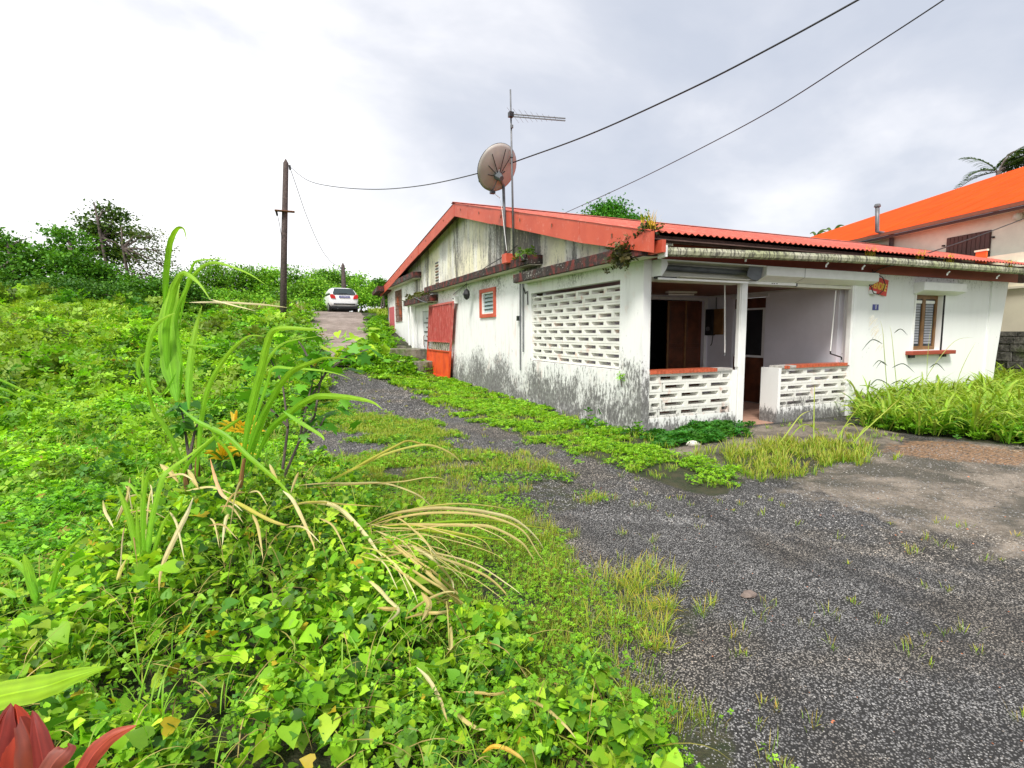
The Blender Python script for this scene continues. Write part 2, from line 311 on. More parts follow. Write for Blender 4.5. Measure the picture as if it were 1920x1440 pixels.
def rotm(yaw_, tilt, roll_):
    cz, sz, cx, sx, cr, sr = np.cos(yaw_), np.sin(yaw_), np.cos(tilt), np.sin(tilt), np.cos(roll_), np.sin(roll_); z = np.zeros_like(cz); o = z+1
    Z = np.stack([np.stack([cz, -sz, z], -1), np.stack([sz, cz, z], -1), np.stack([z, z, o], -1)], -2)
    X = np.stack([np.stack([o, z, z], -1), np.stack([z, cx, -sx], -1), np.stack([z, sx, cx], -1)], -2)
    Yr = np.stack([np.stack([cr, z, sr], -1), np.stack([z, o, z], -1), np.stack([-sr, z, cr], -1)], -2)
    return Z @ X @ Yr
def scatter(name, T, F, pos, yaw_, tilt, roll_, scale, col, mat):
    T = np.asarray(T, float); F = np.asarray(F); n = len(pos); k = len(T); M = rotm(yaw_, tilt, roll_)
    s = np.asarray(scale, float); s = s[:, None] if s.ndim == 1 else s
    V = np.einsum('nij,nkj->nki', M, T[None]*s[:, None, :]) + pos[:, None, :]
    FF = F[None]+np.arange(n)[:, None, None]*k
    return npmesh(name, V.reshape(-1, 3), FF.reshape(-1, F.shape[1]), np.repeat(col, k, 0), mat)
def ribbons(name, base, az, el0, bend, length, width, K, col, mat, fold=0., pw=1.6, tipcol=None, twist=0.):
    n = len(base); t = np.linspace(0, 1, K+1); el = el0[:, None]-bend[:, None]*t[None]**pw
    ds = length[:, None]/K; dx = np.cos(el)*ds; dz = np.sin(el)*ds
    hx = np.concatenate([np.zeros((n, 1)), np.cumsum(dx[:, :-1], 1)], 1); hz = np.concatenate([np.zeros((n, 1)), np.cumsum(dz[:, :-1], 1)], 1)
    ca, sa = np.cos(az)[:, None], np.sin(az)[:, None]
    Cn = np.stack([base[:, 0:1]+hx*ca, base[:, 1:2]+hx*sa, base[:, 2:3]+hz], -1)
    wp = (np.sin(np.pi*np.clip(t*.86+.1, 0, 1))**.7); wp[-1] = .04; W = width[:, None]*wp[None]*.5
    tw = twist*rng.normal(size=(n, 1))*t[None]
    side = np.stack([-sa*np.cos(tw), ca*np.cos(tw), np.sin(tw)+0*ca], -1)
    nrm = np.stack([-np.sin(el)*ca, -np.sin(el)*sa, np.cos(el)], -1)
    Lf = Cn+side*W[..., None]+nrm*(W*fold)[..., None]; Rt = Cn-side*W[..., None]+nrm*(W*fold)[..., None]
    if fold: V = np.stack([Lf, Cn, Rt], 2); m = 3
    else: V = np.stack([Lf, Rt], 2); m = 2
    V = V.reshape(n, -1, 3); i = np.arange(K); fs = []
    for q in range(m-1): fs.append(np.stack([i*m+q, i*m+q+1, (i+1)*m+q+1, (i+1)*m+q], -1))
    F = np.concatenate(fs); FF = F[None]+np.arange(n)[:, None, None]*V.shape[1]
    colv = np.repeat(col[:, None], V.shape[1], 1)
    if tipcol is not None:
        tt = np.repeat(t, m)[None, :, None]**2.2; colv = colv*(1-tt)+tipcol[:, None]*tt
    return npmesh(name, V.reshape(-1, 3), FF.reshape(-1, 4), colv.reshape(-1, 3), mat)
def pal(n, cols, w=None, jit=.18):
    cols = np.array(cols, float); i = rng.choice(len(cols), n, p=None if w is None else np.array(w)/sum(w)); j = rng.random(n)[:, None]
    k = rng.choice(len(cols), n, p=None if w is None else np.array(w)/sum(w)); c = cols[i]*(1-j*.5)+cols[k]*j*.5
    return np.clip(c*(1+rng.normal(size=(n, 1))*jit), .003, .9)
U = rng.uniform
def PX(x, y, X): d = ray(x, y); return O3+d*(X/d[0])
def PY(x, y, Y): d = ray(x, y); return O3+d*(Y/d[1])
def PZ(x, y, Z): d = ray(x, y); return O3+d*((Z-HC)/d[2])
# ================================================================== SETTING: ground and road
PG = {k: poly(v) for k, v in dict(
    vine=[(-150, 1600), (-150, 1130), (0, 1120), (130, 1075), (230, 960), (300, 900), (420, 870), (560, 870), (650, 915), (720, 980), (770, 1050), (860, 1160), (920, 1250), (1010, 1290), (1130, 1310), (1190, 1360), (1170, 1500), (1100, 1650)],
    near=[(560, 900), (620, 870), (700, 850), (800, 880), (900, 925), (1010, 950), (1060, 1010), (1080, 1080), (1110, 1180), (1180, 1270), (1330, 1320), (1400, 1400), (1440, 1560), (900, 1600), (700, 1050)],
    tuft=[(1090, 1090), (1200, 1070), (1310, 1120), (1340, 1200), (1230, 1260), (1130, 1230)],
    mid=[(580, 745), (640, 757), (730, 785), (835, 800), (850, 845), (740, 845), (660, 812), (590, 790)],
    mid2=[(840, 835), (950, 845), (1050, 880), (1120, 915), (1080, 975), (990, 960), (900, 915), (830, 890), (700, 905), (640, 880), (740, 850)],
    wall=[(640, 655), (700, 650), (760, 690), (850, 712), (930, 735), (1010, 765), (1080, 790), (1150, 812), (1230, 822), (1260, 850), (1330, 880), (1400, 905), (1340, 925), (1230, 895), (1150, 868), (1040, 840), (940, 810), (880, 780), (790, 742), (700, 708), (630, 690)],
    ivy=[(1195, 812), (1290, 800), (1385, 796), (1385, 815), (1300, 835), (1220, 838)],
    front=[(1335, 850), (1420, 835), (1500, 832), (1600, 822), (1660, 855), (1560, 880), (1480, 900), (1400, 898), (1350, 880)],
    tall=[(1600, 770), (1660, 745), (1760, 730), (1850, 720), (2000, 715), (2200, 740), (2200, 850), (1920, 838), (1760, 820), (1650, 808)],
    slab=[(1380, 905), (1500, 880), (1620, 845), (1760, 830), (2300, 845), (2300, 1150), (1950, 1050), (1700, 980), (1500, 930)],
    apron=[(1240, 835), (1400, 800), (1640, 785), (1700, 830), (1600, 870), (1420, 900), (1330, 890)],
    bank=[(692, 596), (724, 600), (729, 640), (745, 668), (800, 700), (720, 705), (640, 690), (640, 668), (694, 645)],
    rust=[(1640, 835), (1720, 820), (1960, 845), (1960, 880), (1800, 870), (1680, 860)],
    trk=[(600, 640), (690, 640), (740, 690), (720, 700), (900, 760), (1100, 860), (1330, 930), (1500, 920), (2400, 1100), (2600, 1700), (1150, 1700), (1060, 1100), (600, 870), (540, 850), (570, 740), (600, 690)],
).items()}
PG['field'] = np.array([gp(*q)[:2] for q in [(560, 880), (555, 820), (585, 760), (610, 700), (600, 655), (590, 640), (578, 620), (566, 595)]] + [(-1, 60), (-45, 60), (-45, 3), (-8, .5), (-2.2, 1.6)]+[gp(0, 1150)[:2], gp(200, 1000)[:2], gp(420, 880)[:2]])
def axisln(segs):
    r = []
    for a, b, s_ in segs: r += list(np.arange(a, b, s_))
    return np.array(r)
xs = np.concatenate([-np.geomspace(900, 14, 24), axisln([(-13, -3, .3), (-3, 12, .1), (12, 20, .3)]), np.geomspace(20, 900, 24)])
ys = np.concatenate([-np.geomspace(300, 3, 14), axisln([(-2.8, .4, .3), (.4, 10, .09), (10, 20, .14), (20, 48, .35)]), np.geomspace(48, 1200, 24)])
GX, GY = np.meshgrid(xs, ys, indexing='ij'); gx, gy = GX.ravel(), GY.ravel(); gpts = np.stack([gx, gy], 1)
gz = ter(gx, gy)+(fbm(gx, gy, 1.3)-.5)*.07*((gx < 4.6) | (gy < 6))*np.clip(np.hypot(gx, gy)/4, .3, 1)
inside = (gx > 5.0) & (gx < 15) & (gy > 6.5) & (gy < 27); gz = np.where(inside, np.minimum(gz, -.12), gz)
def fl(k, s_=.13, m=7):
    a = 0
    for i in range(m): an = 6.283*i/m; rr_ = s_*(.45+.55*(i % 3)/2); a = a+inpoly(gpts+np.array([math.cos(an), math.sin(an)])*rr_, PG[k])
    return (a/m).astype(np.float32)
slabm = np.maximum(fl('slab', .85, 15), fl('apron', .3)*.9)
trk = fl('trk'); veg = 1-trk.astype(np.float32); veg = np.where((gy < 6.2) & (gx > 5.2) & (gx < 40), 0, veg)
veg = np.where(slabm > .1, 0, veg)
for k in ('vine', 'wall', 'tall', 'field', 'bank'): veg = np.maximum(veg, fl(k))
for k, v in (('near', .62), ('tuft', .5), ('mid', .6), ('mid2', .5), ('front', .6), ('ivy', .8)): veg = np.maximum(veg, fl(k)*v)
nx, ny = len(xs), len(ys); idx = np.arange(nx*ny).reshape(nx, ny)
Fg = np.stack([idx[:-1, :-1], idx[1:, :-1], idx[1:, 1:], idx[:-1, 1:]], -1).reshape(-1, 4)
gm = npmesh('ground', np.stack([gx, gy, gz], 1), Fg, None, M_ground)
ga = gm.color_attributes.new('mask', 'FLOAT_COLOR', 'POINT'); gc = np.ones((len(gx), 4), np.float32); gc[:, 0] = veg; gc[:, 1] = slabm; gc[:, 2] = fl('rust', .35, 11)*.9; ga.data.foreach_set('color', gc.ravel())
link('ground', gm, smooth=True, kind='structure')
# concrete road climbing the slope
Lr = [gp(612, 668), gp(588, 642), gp(582, 622), gp(570, 593)]; Rr = [gp(672, 668), gp(694, 640), gp(688, 615), gp(684, 595)]
Ya = np.linspace(17.5, 60, 110); 
def edge(E_): E_ = sorted([tuple(q) for q in E_], key=lambda q: q[1]); return np.interp(Ya, [q[1] for q in E_]+[60], [q[0] for q in E_]+[E_[-1][0]+.2])
el_, er_ = edge(Lr), edge(Rr); Vr = []
el_ = el_+(fbm(Ya, Ya*0, 1.1)-.5)*.5; er_ = er_+(fbm(Ya+40, Ya*0, 1.1)-.5)*.5
for i, y_ in enumerate(Ya):
    for t_ in np.linspace(0, 1, 11): x_ = el_[i]*(1-t_)+er_[i]*t_; Vr.append((x_, y_, float(ter(x_, y_))+.05+.012*math.sin(t_*3.14)))
Fr = [(i*11+j, i*11+j+1, (i+1)*11+j+1, (i+1)*11+j) for i in range(len(Ya)-1) for j in range(10)]
link('road', npmesh('road', Vr, Fr, None, M_road), smooth=True, kind='structure')

# ================================================================== HOUSE
house = thing('house', 'long low white house with rusty red corrugated roof, stained walls and open porch', 'house', (CX, CY, 0))
RY, RZ, RE = 14.87, 5.27, 27.4
def zr(Y): return RZ-.2615*(RY-Y) if Y < RY else RZ-.122*(Y-RY)
def wallbox(u0, u1, z0, z1, holes, mk):
    """split a rectangle minus holes into boxes; mk(u0,z0,u1,z1)"""
    us = sorted({u0, u1, *[h[0] for h in holes], *[h[1] for h in holes]})
    for a, b in zip(us, us[1:]):
        cuts = sorted([(h[2], h[3]) for h in holes if h[0] <= a+1e-6 and h[1] >= b-1e-6]); z = z0
        for c, d in cuts:
            if c > z: mk(a, z, b, c)
            z = d
        if z < z1: mk(a, z, b, z1)
def gwall(name, y0, y1, z0, z1, holes, mat, x=CX, t=.2, par=house):
    m = MB(); wallbox(y0, y1, z0, z1, holes, lambda a, b, c, d: m.box(x, a, b, x+t, c, d)); return m.build(name, mat, par)
gwall('side_wall', CY, 10.86, -.3, 2.75, [(7.16, 10.47, .97, 2.44)], M_wallA, t=.145)
gwall('side_wall', 10.86, 19.15, -.3, 3.05, [(12.62, 13.56, 2.05, 2.69)], M_wallA, x=CX+.004)
gwall('side_wall', 21.35, 27.0, .2, 3.8, [(23.75, 25.1, 2.15, 3.5), (25.55, 26.75, 1.0, 2.85)], M_wallA)
m = MB(); m.box(CX+.02, 26.99, .5, CX+.5, 27.35, 2.9); m.build('dark_end_post', M_stone, house)
gwall('recess_wall', 19.15, 21.35, .0, 3.0, [(19.25, 20.35, .2, 2.42)], M_wallA, x=CX+.06)
m = MB(); m.box(CX+.2, 21.35, -.1, CX+.31, 21.4, 3.8); m.build('recess_reveal', M_wallA, house)
d = MB().box(CX+.09, 19.26, .2, CX+.13, 20.34, 2.41).build('side_door', M_gateg, house, label='grey painted metal door with slots')
for k in range(6): MB().box(CX+.07, 19.45, 2.12-k*.17, CX+.088, 20.2 if k % 2 else 19.85, 2.16-k*.17).build('vent_slot', M_black, d)
MB().tube([(CX+.08, 20.2, 1.05), (CX+.05, 20.2, 1.1), (CX+.05, 20.2, 1.45), (CX+.08, 20.2, 1.5)], .012, 6).build('handle', M_rust, d)
# upper gable
z_b = 2.83; top = [(6.12, zr(6.12)-.1), (RY, RZ-.1), (RE-.1, zr(RE)-.1)]
m = MB(); m.prism([(6.12, z_b), (10.0, z_b), (27.3, z_b)]+top[::-1][:1]+[(RY, RZ-.1), (6.12, zr(6.12)-.1)], 'x', CX+.022, CX+.17); gable = m.build('gable_wall', M_gab, house)
for k in range(9): MB().box(CX+.005, 17.75, 3.98-k*.1, CX+.05, 18.2, 4.03-k*.1).build('vent_louvre', M_black if k % 2 == 0 else M_rust, gable)
MB().box(CX+.0, 17.68, 3.05, CX+.018, 17.74, 4.1).build('vent_frame', M_wallA, gable)
def ledge(y0, y1, z0, z1, x0, name='ledge'):
    n = 14; V = []; m = MB(); rr = random.Random(int(y0*10))
    m.prism([(x0, z0), (CX+.1, z0+.03), (CX+.1, z1+.02), (x0, z1)], 'y', y0, y1); l_ = m.build(name, M_ledge, house, bevel=.012)
    MB().prism([(x0+.04, z0-.012), (CX-.002, z0-.002), (CX-.002, z0+.012), (x0+.04, z0-.002)], 'y', y0+.02, y1-.02).build('ledge_soffit', M_soff, l_)
ledge(6.2, 10.72, 2.675, 2.86, 4.75); ledge(9.95, 18.55, 3.005, 3.19, 4.75); ledge(20.25, 26.4, 3.70, 3.93, 4.75); ledge(17.9, 21.7, 2.68, 2.90, 4.68, 'door_canopy')
m = MB(); m.prism([(26.2, 3.62), (27.8, 3.5), (27.8, 3.66), (26.2, 3.86)], 'x', 4.4, 5.2); m.build('corner_eave', M_ledge, house)
MB().tube([(4.86, 21.55, .8), (4.86, 21.55, 2.68)], .04, 8).build('porch_pillar', M_wp, house); MB().box(4.82, 20.9, .9, 4.9, 20.98, 2.68).build('porch_pillar', M_wp, house)
# pink board, window grille, small red window
MB().box(CX-.03, 25.58, .9, CX+.02, 26.72, 2.84).build('pink_door', M_pink, house)
gr = MB().box(CX+.1, 23.76, 2.16, CX+.13, 25.09, 3.49).build('window', M_glass, house)
for k in range(9): MB().tube([(CX-.03, 23.8+k*.16, 2.1), (CX-.03, 23.8+k*.16, 3.52)], .014, 5).build('grille_bar', M_rust, gr)
for k in range(6): MB().tube([(CX-.03, 23.72, 2.12+k*.28), (CX-.03, 25.14, 2.12+k*.28)], .014, 5).build('grille_bar', M_rust, gr)
for yy, zz in ((24.6, 3.05), (24.1, 2.5)): MB().prism([(yy-.22, zz-.22), (yy+.24, zz-.12), (yy+.2, zz+.24), (yy-.1, zz+.2)], 'x', CX-.02, CX).build('grille_panel', M_orangew, gr)
wf = MB()
for a in ((12.52, 1.99, 13.66, 2.085), (12.52, 2.655, 13.66, 2.75), (12.52, 2.085, 12.64, 2.655), (13.54, 2.085, 13.66, 2.655)): wf.box(CX-.035, a[0], a[1], CX+.02, a[2], a[3])
wf = wf.build('window_frame', M_barge, house)
fr = MB()
for a in ((12.64, 2.085, 13.54, 2.12), (12.64, 2.62, 13.54, 2.655), (12.64, 2.12, 12.72, 2.62), (13.46, 2.12, 13.54, 2.62)): fr.box(CX-.005, a[0], a[1], CX+.06, a[2], a[3])
fr.build('window_casing', M_wp, wf)
for k in range(5): MB().prism([(CX+.02, 2.125+k*.1), (CX+.027, 2.12+k*.1), (CX+.085, 2.215+k*.1), (CX+.08, 2.22+k*.1)], 'y', 12.73, 13.45).build('louvre_pane', M_glassl, wf)
# pipes on the side wall
for yy, a, b in ((10.98, .72, 2.98), (10.82, 1.15, 2.98)): MB().tube([(CX-.03, yy, a), (CX-.03, yy, b)], .018, 6).build('conduit', M_galv, house)
MB().box(CX-.07, 11.0, 1.86, CX, 11.1, 1.97).build('junction_box', M_black, house)
MB().tube([(CX-.02, 10.82, 2.6), (CX-.03, 10.7, 2.45), (CX-.03, 10.6, 2.5), (CX-.02, 10.6, 2.2)], .012, 5).build('cable', M_cable, house)
# claustra blocks (one mesh shared), openings 0.36 x 0.062 tapering inward
def blockmesh(w, h, ow, oh, dep):
    V = []; 
    for (a, b, y_) in ((w/2, h/2, 0), (ow/2, oh/2, 0), (ow/2-.035, oh/2-.014, dep), (w/2, h/2, dep)):
        V += [(-a, y_, -b), (a, y_, -b), (a, y_, b), (-a, y_, b)]
    F = []
    for r in range(3):
        for k in range(4): F.append((r*4+k, r*4+(k+1) % 4, r*4+4+(k+1) % 4, r*4+4+k))
    for k in range(4): F.append((12+k, 12+(k+1) % 4, (k+1) % 4, k))
    me = bpy.data.meshes.new('claustra_block'); me.from_pydata(V, [], F); me.materials.append(M_blk); return me
BH = .1385
full = blockmesh(.462, BH-.004, .375, .066, .15); half = blockmesh(.229, BH-.004, .155, .066, .15)
Tm = Matrix.Translation
def putblock(me, M): o = link('claustra_block', me, house); o.matrix_basis = M
zrow0 = .975
rotg = Matrix.Rotation(R_(-90), 4, 'Z')    # block front (-Y) turned to face -X
for r in range(10):
    z = 2.365-BH/2-r*BH; ed = 7.165; cells = []
    if r % 2 == 0: n_, off, last = 7, 0, None
    y = ed
    if r in (0, 2, 4, 6, 8): ws = [.462]*7
    else: ws = [.229]+[.462]*6+[.229]
    tot = sum(ws); sc = 3.30/tot
    for wd in ws:
        me = full if wd > .3 else half; yc = y+wd*sc/2; y += wd*sc
        putblock(me, Tm((CX+.035+U(-.003, .003), yc, z+U(-.002, .002))) @ rotg @ Matrix.Rotation(U(-.008, .008), 4, 'X') @ Matrix.Diagonal((sc, 1, 1, 1)))
def frontblocks(x0, x1, z_top, pat):
    for r in range(5):
        z = z_top-BH/2-r*BH; ws = pat[r % 2]; tot = sum(ws); sc = (x1-x0)/tot; x = x0
        for wd in ws:
            putblock(full if wd > .3 else half, Tm((x+wd*sc/2, CY+.02+U(-.003, .003), z+U(-.002, .002))) @ Matrix.Rotation(U(-.008, .008), 4, 'X') @ Matrix.Diagonal((sc, 1, 1, 1))); x += wd*sc
frontblocks(5.218, 6.93, .925, ([.20]+[.462]*3+[.24], [.462*.6]+[.462]*3))
frontblocks(8.1, 9.95, .925, ([.17]+[.462]*3+[.24], [.462*.78]+[.462]*3))
# parapets: plinth, top rail, piers, tiled copings
for x0, x1 in ((5.21, 6.93), (8.1, 9.9)):
    MB().box(x0+.006, CY+.008, -.2, x1, CY+.22, .2325).build('parapet_plinth', M_par, house)
    MB().box(x0, CY+.012, .9255, x1, CY+.20, .945).build('parapet_rail', M_par, house)
    MB().box(x0-.01 if x0 > 6 else x0, CY-.012, .9455, x1+.005, CY+.24, .985).build('coping_bed', M_mortar, house)
MB().box(6.931, CY-.005, -.2, 7.045, CY+.21, .945).build('parapet_pier', M_par, house); MB().box(8.03, CY-.01, -.2, 8.099, CY+.36, .944).build('parapet_pier', M_par, house)
tme = bpy.data.meshes.new('sill_tile'); tb = MB().box(-.0335, -.008, -.029, .0335, 0, .029); tme.from_pydata(tb.v, [], tb.f); tme.materials.append(M_tile)
tm2 = bpy.data.meshes.new('coping_tile'); tb = MB().box(-.0335, 0, 0, .0335, .225, .008); tm2.from_pydata(tb.v, [], tb.f); tm2.materials.append(M_tile)
for a, b in ((5.25, 6.62), (8.50, 9.88)):
    k = a
    while k < b: o = link('sill_tile', tme, house); o.matrix_basis = Tm((k, CY-.012, .965)) @ Matrix.Rotation(U(-.02, .02), 4, 'Y'); o = link('coping_tile', tm2, house); o.matrix_basis = Tm((k, CY-.01, .9855)); k += .0725
o = link('sill_tile', tme, house); o.matrix_basis = Tm((8.2, CY-.012, .96)); o = link('sill_tile', tme, house); o.matrix_basis = Tm((8.26, CY-.012, .955)) @ Matrix.Rotation(.15, 4, 'Y')
# front frame: corner column, posts, lintels
MB().prism([(CX-.0, 2.751), (CX+.2, 2.751), (CX+.2, 2.82), (CX-.0, 2.82)], 'y', CY-.1, CY+.2).build('wall_cap', M_fascia, house)
MB().box(7.06, CY-.03, -.12, 7.19, CY+.06, 2.42).build('door_post', M_wp, house, bevel=.004)
MB().box(7.035, CY-.015, 1.0, 7.058, CY+.05, 2.40).build('shutter_rail', M_wp, house)
MB().box(9.86, CY-.03, .95, 9.90, CY+.05, 2.44).build('shutter_rail', M_wp, house); MB().box(9.9, CY-.04, -.1, 9.99, CY+.06, 2.44).build('shutter_rail', M_box, house)
MB().box(5.216, CY+.055, 2.375, 7.05, CY+.2, 2.66).build('lintel', M_slat, house); MB().box(7.2, CY+.055, 2.375, 9.88, CY+.2, 2.66).build('lintel', M_slat, house)
# shutter boxes: left one has lost its cover (casing, roller, torn ends), right one is whole
bl = MB().box(5.225, CY-.20, 2.655, 7.4, CY+.05, 2.675).box(5.225, CY-.2, 2.43, 5.235, CY+.05, 2.655).build('shutter_box', M_box, house, label='open broken shutter box showing its roller')
MB().prism([(CY-.18, 2.655), (CY+.05, 2.655), (CY+.05, 2.45), (CY+.045, 2.45), (CY+.03, 2.64)], 'x', 5.24, 7.38).build('box_back', M_slat, bl)
MB().tube([(5.3, CY-.04, 2.575), (7.35, CY-.04, 2.56)], .045, 14).build('roller', M_grey, bl, smooth=True)
MB().prism([(5.226, 2.673), (5.32, 2.673), (5.35, 2.6), (5.32, 2.53), (5.30, 2.50), (5.236, 2.42)], 'y', CY-.21, CY-.2).build('torn_cover', M_box, bl)
MB().prism([(7.12, 2.44), (7.25, 2.43), (7.33, 2.48), (7.36, 2.655), (7.05, 2.655), (7.0, 2.5)], 'y', CY-.17, CY-.16).build('end_plate', M_grey, bl)
MB().prism([(CY-.19, 2.44), (CY+.05, 2.40), (CY+.05, 2.385), (CY-.2, 2.425)], 'x', 5.6, 7.05).build('bottom_plate', M_slat, bl)
MB().box(5.24, CY-.12, 2.40, 5.62, CY-.02, 2.43).build('broken_end', M_black, bl)
MB().box(5.22, CY-.17, 2.375, 7.05, CY-.14, 2.405).build('bottom_bar', M_wp, bl)
def sbox(x0, x1, zt, zf, zb, dep, name='shutter_box', y=CY):
    o = MB().prism([(y, zt), (y-dep, zt), (y-dep, zf), (y-.02, zb), (y, zb)], 'x', x0, x1).build(name, M_box, house, bevel=.006); return o
br = sbox(7.4, 10.33, 2.672, 2.515, 2.435, .21)
MB().prism([(CY-.2105, 2.67), (CY-.2135, 2.67), (CY-.2135, 2.515), (CY-.03, 2.437), (CY-.03, 2.434)], 'x', 8.31, 8.316).build('joint_cover', M_grey, br)
MB().box(7.21, CY-.02, 2.39, 8.35, CY+.03, 2.433).build('bottom_bar', M_wp, br); MB().box(8.4, CY-.0, 2.375, 9.86, CY+.04, 2.43).build('bottom_bar', M_slat, br)
for x in (7.75, 7.8, 7.86): MB().box(x, CY-.026, 2.405, x+.025, CY-.02, 2.418).build('slot', M_black, br)
MB().box(8.36, CY-.02, 2.385, 8.39, CY+.01, 2.44).build('bracket', M_grey, br)
# front wall to the right
m = MB(); wallbox(10.0, 14.6, -.25, 2.72, [(11.87, 12.84, 1.19, 2.33)], lambda a, b, c, d: m.box(a, CY+.0, b, c, CY+.3, d)); m.build('front_wall', M_wallF, house)
m = MB(); m.prism([(14.6, -.25), (14.9, -.25), (15.0, .9), (15.27, 2.72), (14.6, 2.72)], 'y', CY-.035, CY+.3); m.build('corner_buttress', M_wallF, house)
m = MB(); m.prism([(10.0, -.2), (10.36, -.2), (10.36, 2.45), (10.0, 2.45)], 'y', CY-.03, CY-.002); m.build('jamb_pilaster', M_wallF, house)
wn_ = MB()
for a in ((11.87, 1.19, 12.84, 1.27), (11.87, 2.25, 12.84, 2.33), (11.87, 1.27, 11.94, 2.25), (12.77, 1.27, 12.84, 2.25), (12.32, 1.27, 12.42, 2.25)): wn_.box(a[0]+.001, CY+.10, a[1]+.001, a[2]-.001, CY+.16, a[3]-.001)
win = wn_.build('window', M_woodl, house)
for x0, x1 in ((11.94, 12.32), (12.42, 12.77)):
    MB().box(x0, CY+.125, 1.27, x1, CY+.135, 2.25).build('pane', M_glass, win)
    for k in range(16): MB().box(x0+.05, CY+.115, 1.32+k*.055, x1-.05, CY+.124, 1.362+k*.055).build('blind_slat', M_curt, win)
    MB().box(x0+.02, CY+.105, 2.16, x1-.02, CY+.114, 2.22).build('curtain_rail', M_wp, win)
MB().box(11.87, CY+.162, 1.19, 12.84, CY+.19, 2.33).build('curtain', M_curt, win)
sbox(11.78, 13.28, 2.565, 2.40, 2.335, .2); MB().box(11.85, CY-.03, 2.335, 12.86, CY-.001, 2.36).build('window_head', M_wp, house)
MB().box(11.66, CY-.14, 1.10, 13.18, CY+.19, 1.18).build('window_sill', M_fascia, house, bevel=.01); 
for x in (11.75, 12.85): MB().box(x, CY-.08, 1.04, x+.1, CY-.001, 1.099).build('sill_corbel', M_black, house)
MB().box(11.84, CY-.025, 1.18, 11.869, CY-.001, 2.335).build('guide_rail', M_wp, house); MB().box(12.845, CY-.025, 1.18, 12.87, CY-.001, 2.335).build('guide_rail', M_black, house)
# eaves: fascia, timber, gutter
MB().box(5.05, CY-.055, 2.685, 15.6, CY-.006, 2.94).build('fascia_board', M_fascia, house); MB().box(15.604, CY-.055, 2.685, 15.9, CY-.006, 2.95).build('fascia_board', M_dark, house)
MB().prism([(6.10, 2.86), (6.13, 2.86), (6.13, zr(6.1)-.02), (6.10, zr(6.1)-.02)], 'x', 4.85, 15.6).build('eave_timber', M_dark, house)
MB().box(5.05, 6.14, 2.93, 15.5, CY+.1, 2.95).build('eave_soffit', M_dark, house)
gpf = [(6.09, 2.85), (5.96, 2.85), (5.94, 2.80), (5.95, 2.75), (5.99, 2.725), (6.09, 2.725)]
gutx = [5.0, 6.6, 8.3, 9.9, 11.6, 13.2, 14.5, 15.9]
gdz = lambda x: float(np.interp(x, [5, 7.3, 9.4, 12, 16], [-.075, -.01, .035, .045, .05]))
gp2 = gpf[:5][::-1]+[(6.0, 2.745), (5.965, 2.76), (5.957, 2.80), (5.975, 2.84), (6.09, 2.84)]
for i, (a, b) in enumerate(zip(gutx, gutx[1:])):
    n = len(gp2); q = MB().add([(a+.003, y, z+gdz(a)) for y, z in gp2]+[(b-.003, y, z+gdz(b)) for y, z in gp2], [tuple(range(n))[::-1], tuple(range(n, 2*n))]+[(k, (k+1) % n, (k+1) % n+n, k+n) for k in range(n)]); q.build('gutter', M_gut, house)
for x, y in ((1397, 484), (1548, 496), (1616, 502), (1775, 512), (1868, 519)):
    xx = PY(x, y, 6.05)[0]; MB().tube([(xx, 6.0, 2.73), (xx, 6.04, 2.69), (xx, 6.04, 2.66)], .014, 5).build('gutter_bracket', M_wp, house)
MB().prism([(5.95, 2.64), (6.1, 2.63), (6.1, 2.80), (5.95, 2.80)], 'x', 4.95, 5.0).build('gutter_end', M_wp, house)
MB().prism([(5.9, 2.69), (6.3, 2.69), (6.3, 2.86), (5.9, 2.86)], 'x', 4.86, 4.925).build('eave_end_block', M_barge, house)
# barge boards, each panel its own
jy = [5.93, 7.89, 9.85, 10.76, 11.92, 13.66, RY]; jl = [RY, 17.0, 19.2, 21.4, 23.6, 25.6, RE]
for a, b in list(zip(jy, jy[1:]))+list(zip(jl, jl[1:])):
    t_ = U(-.012, .012); g_ = .009 if a != RY else 0
    MB().prism([(a+g_, zr(a)-(.25 if a < 6 else .33)+t_), (b-.004, zr(b)-.33+t_), (b-.004, zr(b)+.035), (a+g_, zr(a)+.035)], 'x', 4.735+U(-.008, .008), 4.757).build('barge_board', M_barge, house)
    zc = (zr(a)+zr(b))/2-.12; MB().box(4.718, (a+b)/2-.012, zc-.03, 4.728, (a+b)/2+.012, zc+.03).build('fixing_screw', M_rust, house)
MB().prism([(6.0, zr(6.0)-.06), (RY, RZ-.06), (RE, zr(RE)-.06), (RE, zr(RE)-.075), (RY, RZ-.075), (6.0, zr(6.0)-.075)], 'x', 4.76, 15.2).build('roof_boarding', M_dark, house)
# corrugated sheets
def sheet(x0, x1, side, xr0, xr1):
    n = max(4, int(round((x1-x0)/.015))); V = []; sx = np.linspace(x0, x1, n+1); rows = 7; dz = U(0, .006)
    for i, x in enumerate(sx):
        for j in range(rows):
            t = j/(rows-1)
            if side < 0: y = 5.98+(RY+.03-5.98)*t; xx = x+(t*(xr1-15.75)*max(0, x-13.0)/2.75 if x > 13.0 else 0)
            else: y = RY-.02+(RE+.15-RY)*t; xx = x
            V.append((xx, y, zr(y)+.035+.014*math.sin(x*2*math.pi/.118)+dz*(1-t)))
    m = MB(); m.add(V, [(i*rows+j, (i+1)*rows+j, (i+1)*rows+j+1, i*rows+j+1) for i in range(n) for j in range(rows-1)])
    o = m.build('roof_sheet', M_roof, house, smooth=True); return o
x = 4.72
while x < 15.7: sheet(x, min(x+.944+.03, 15.75), -1, 0, 27.0); x += .944
sheet(4.72, 15.7, 1, 0, 0)
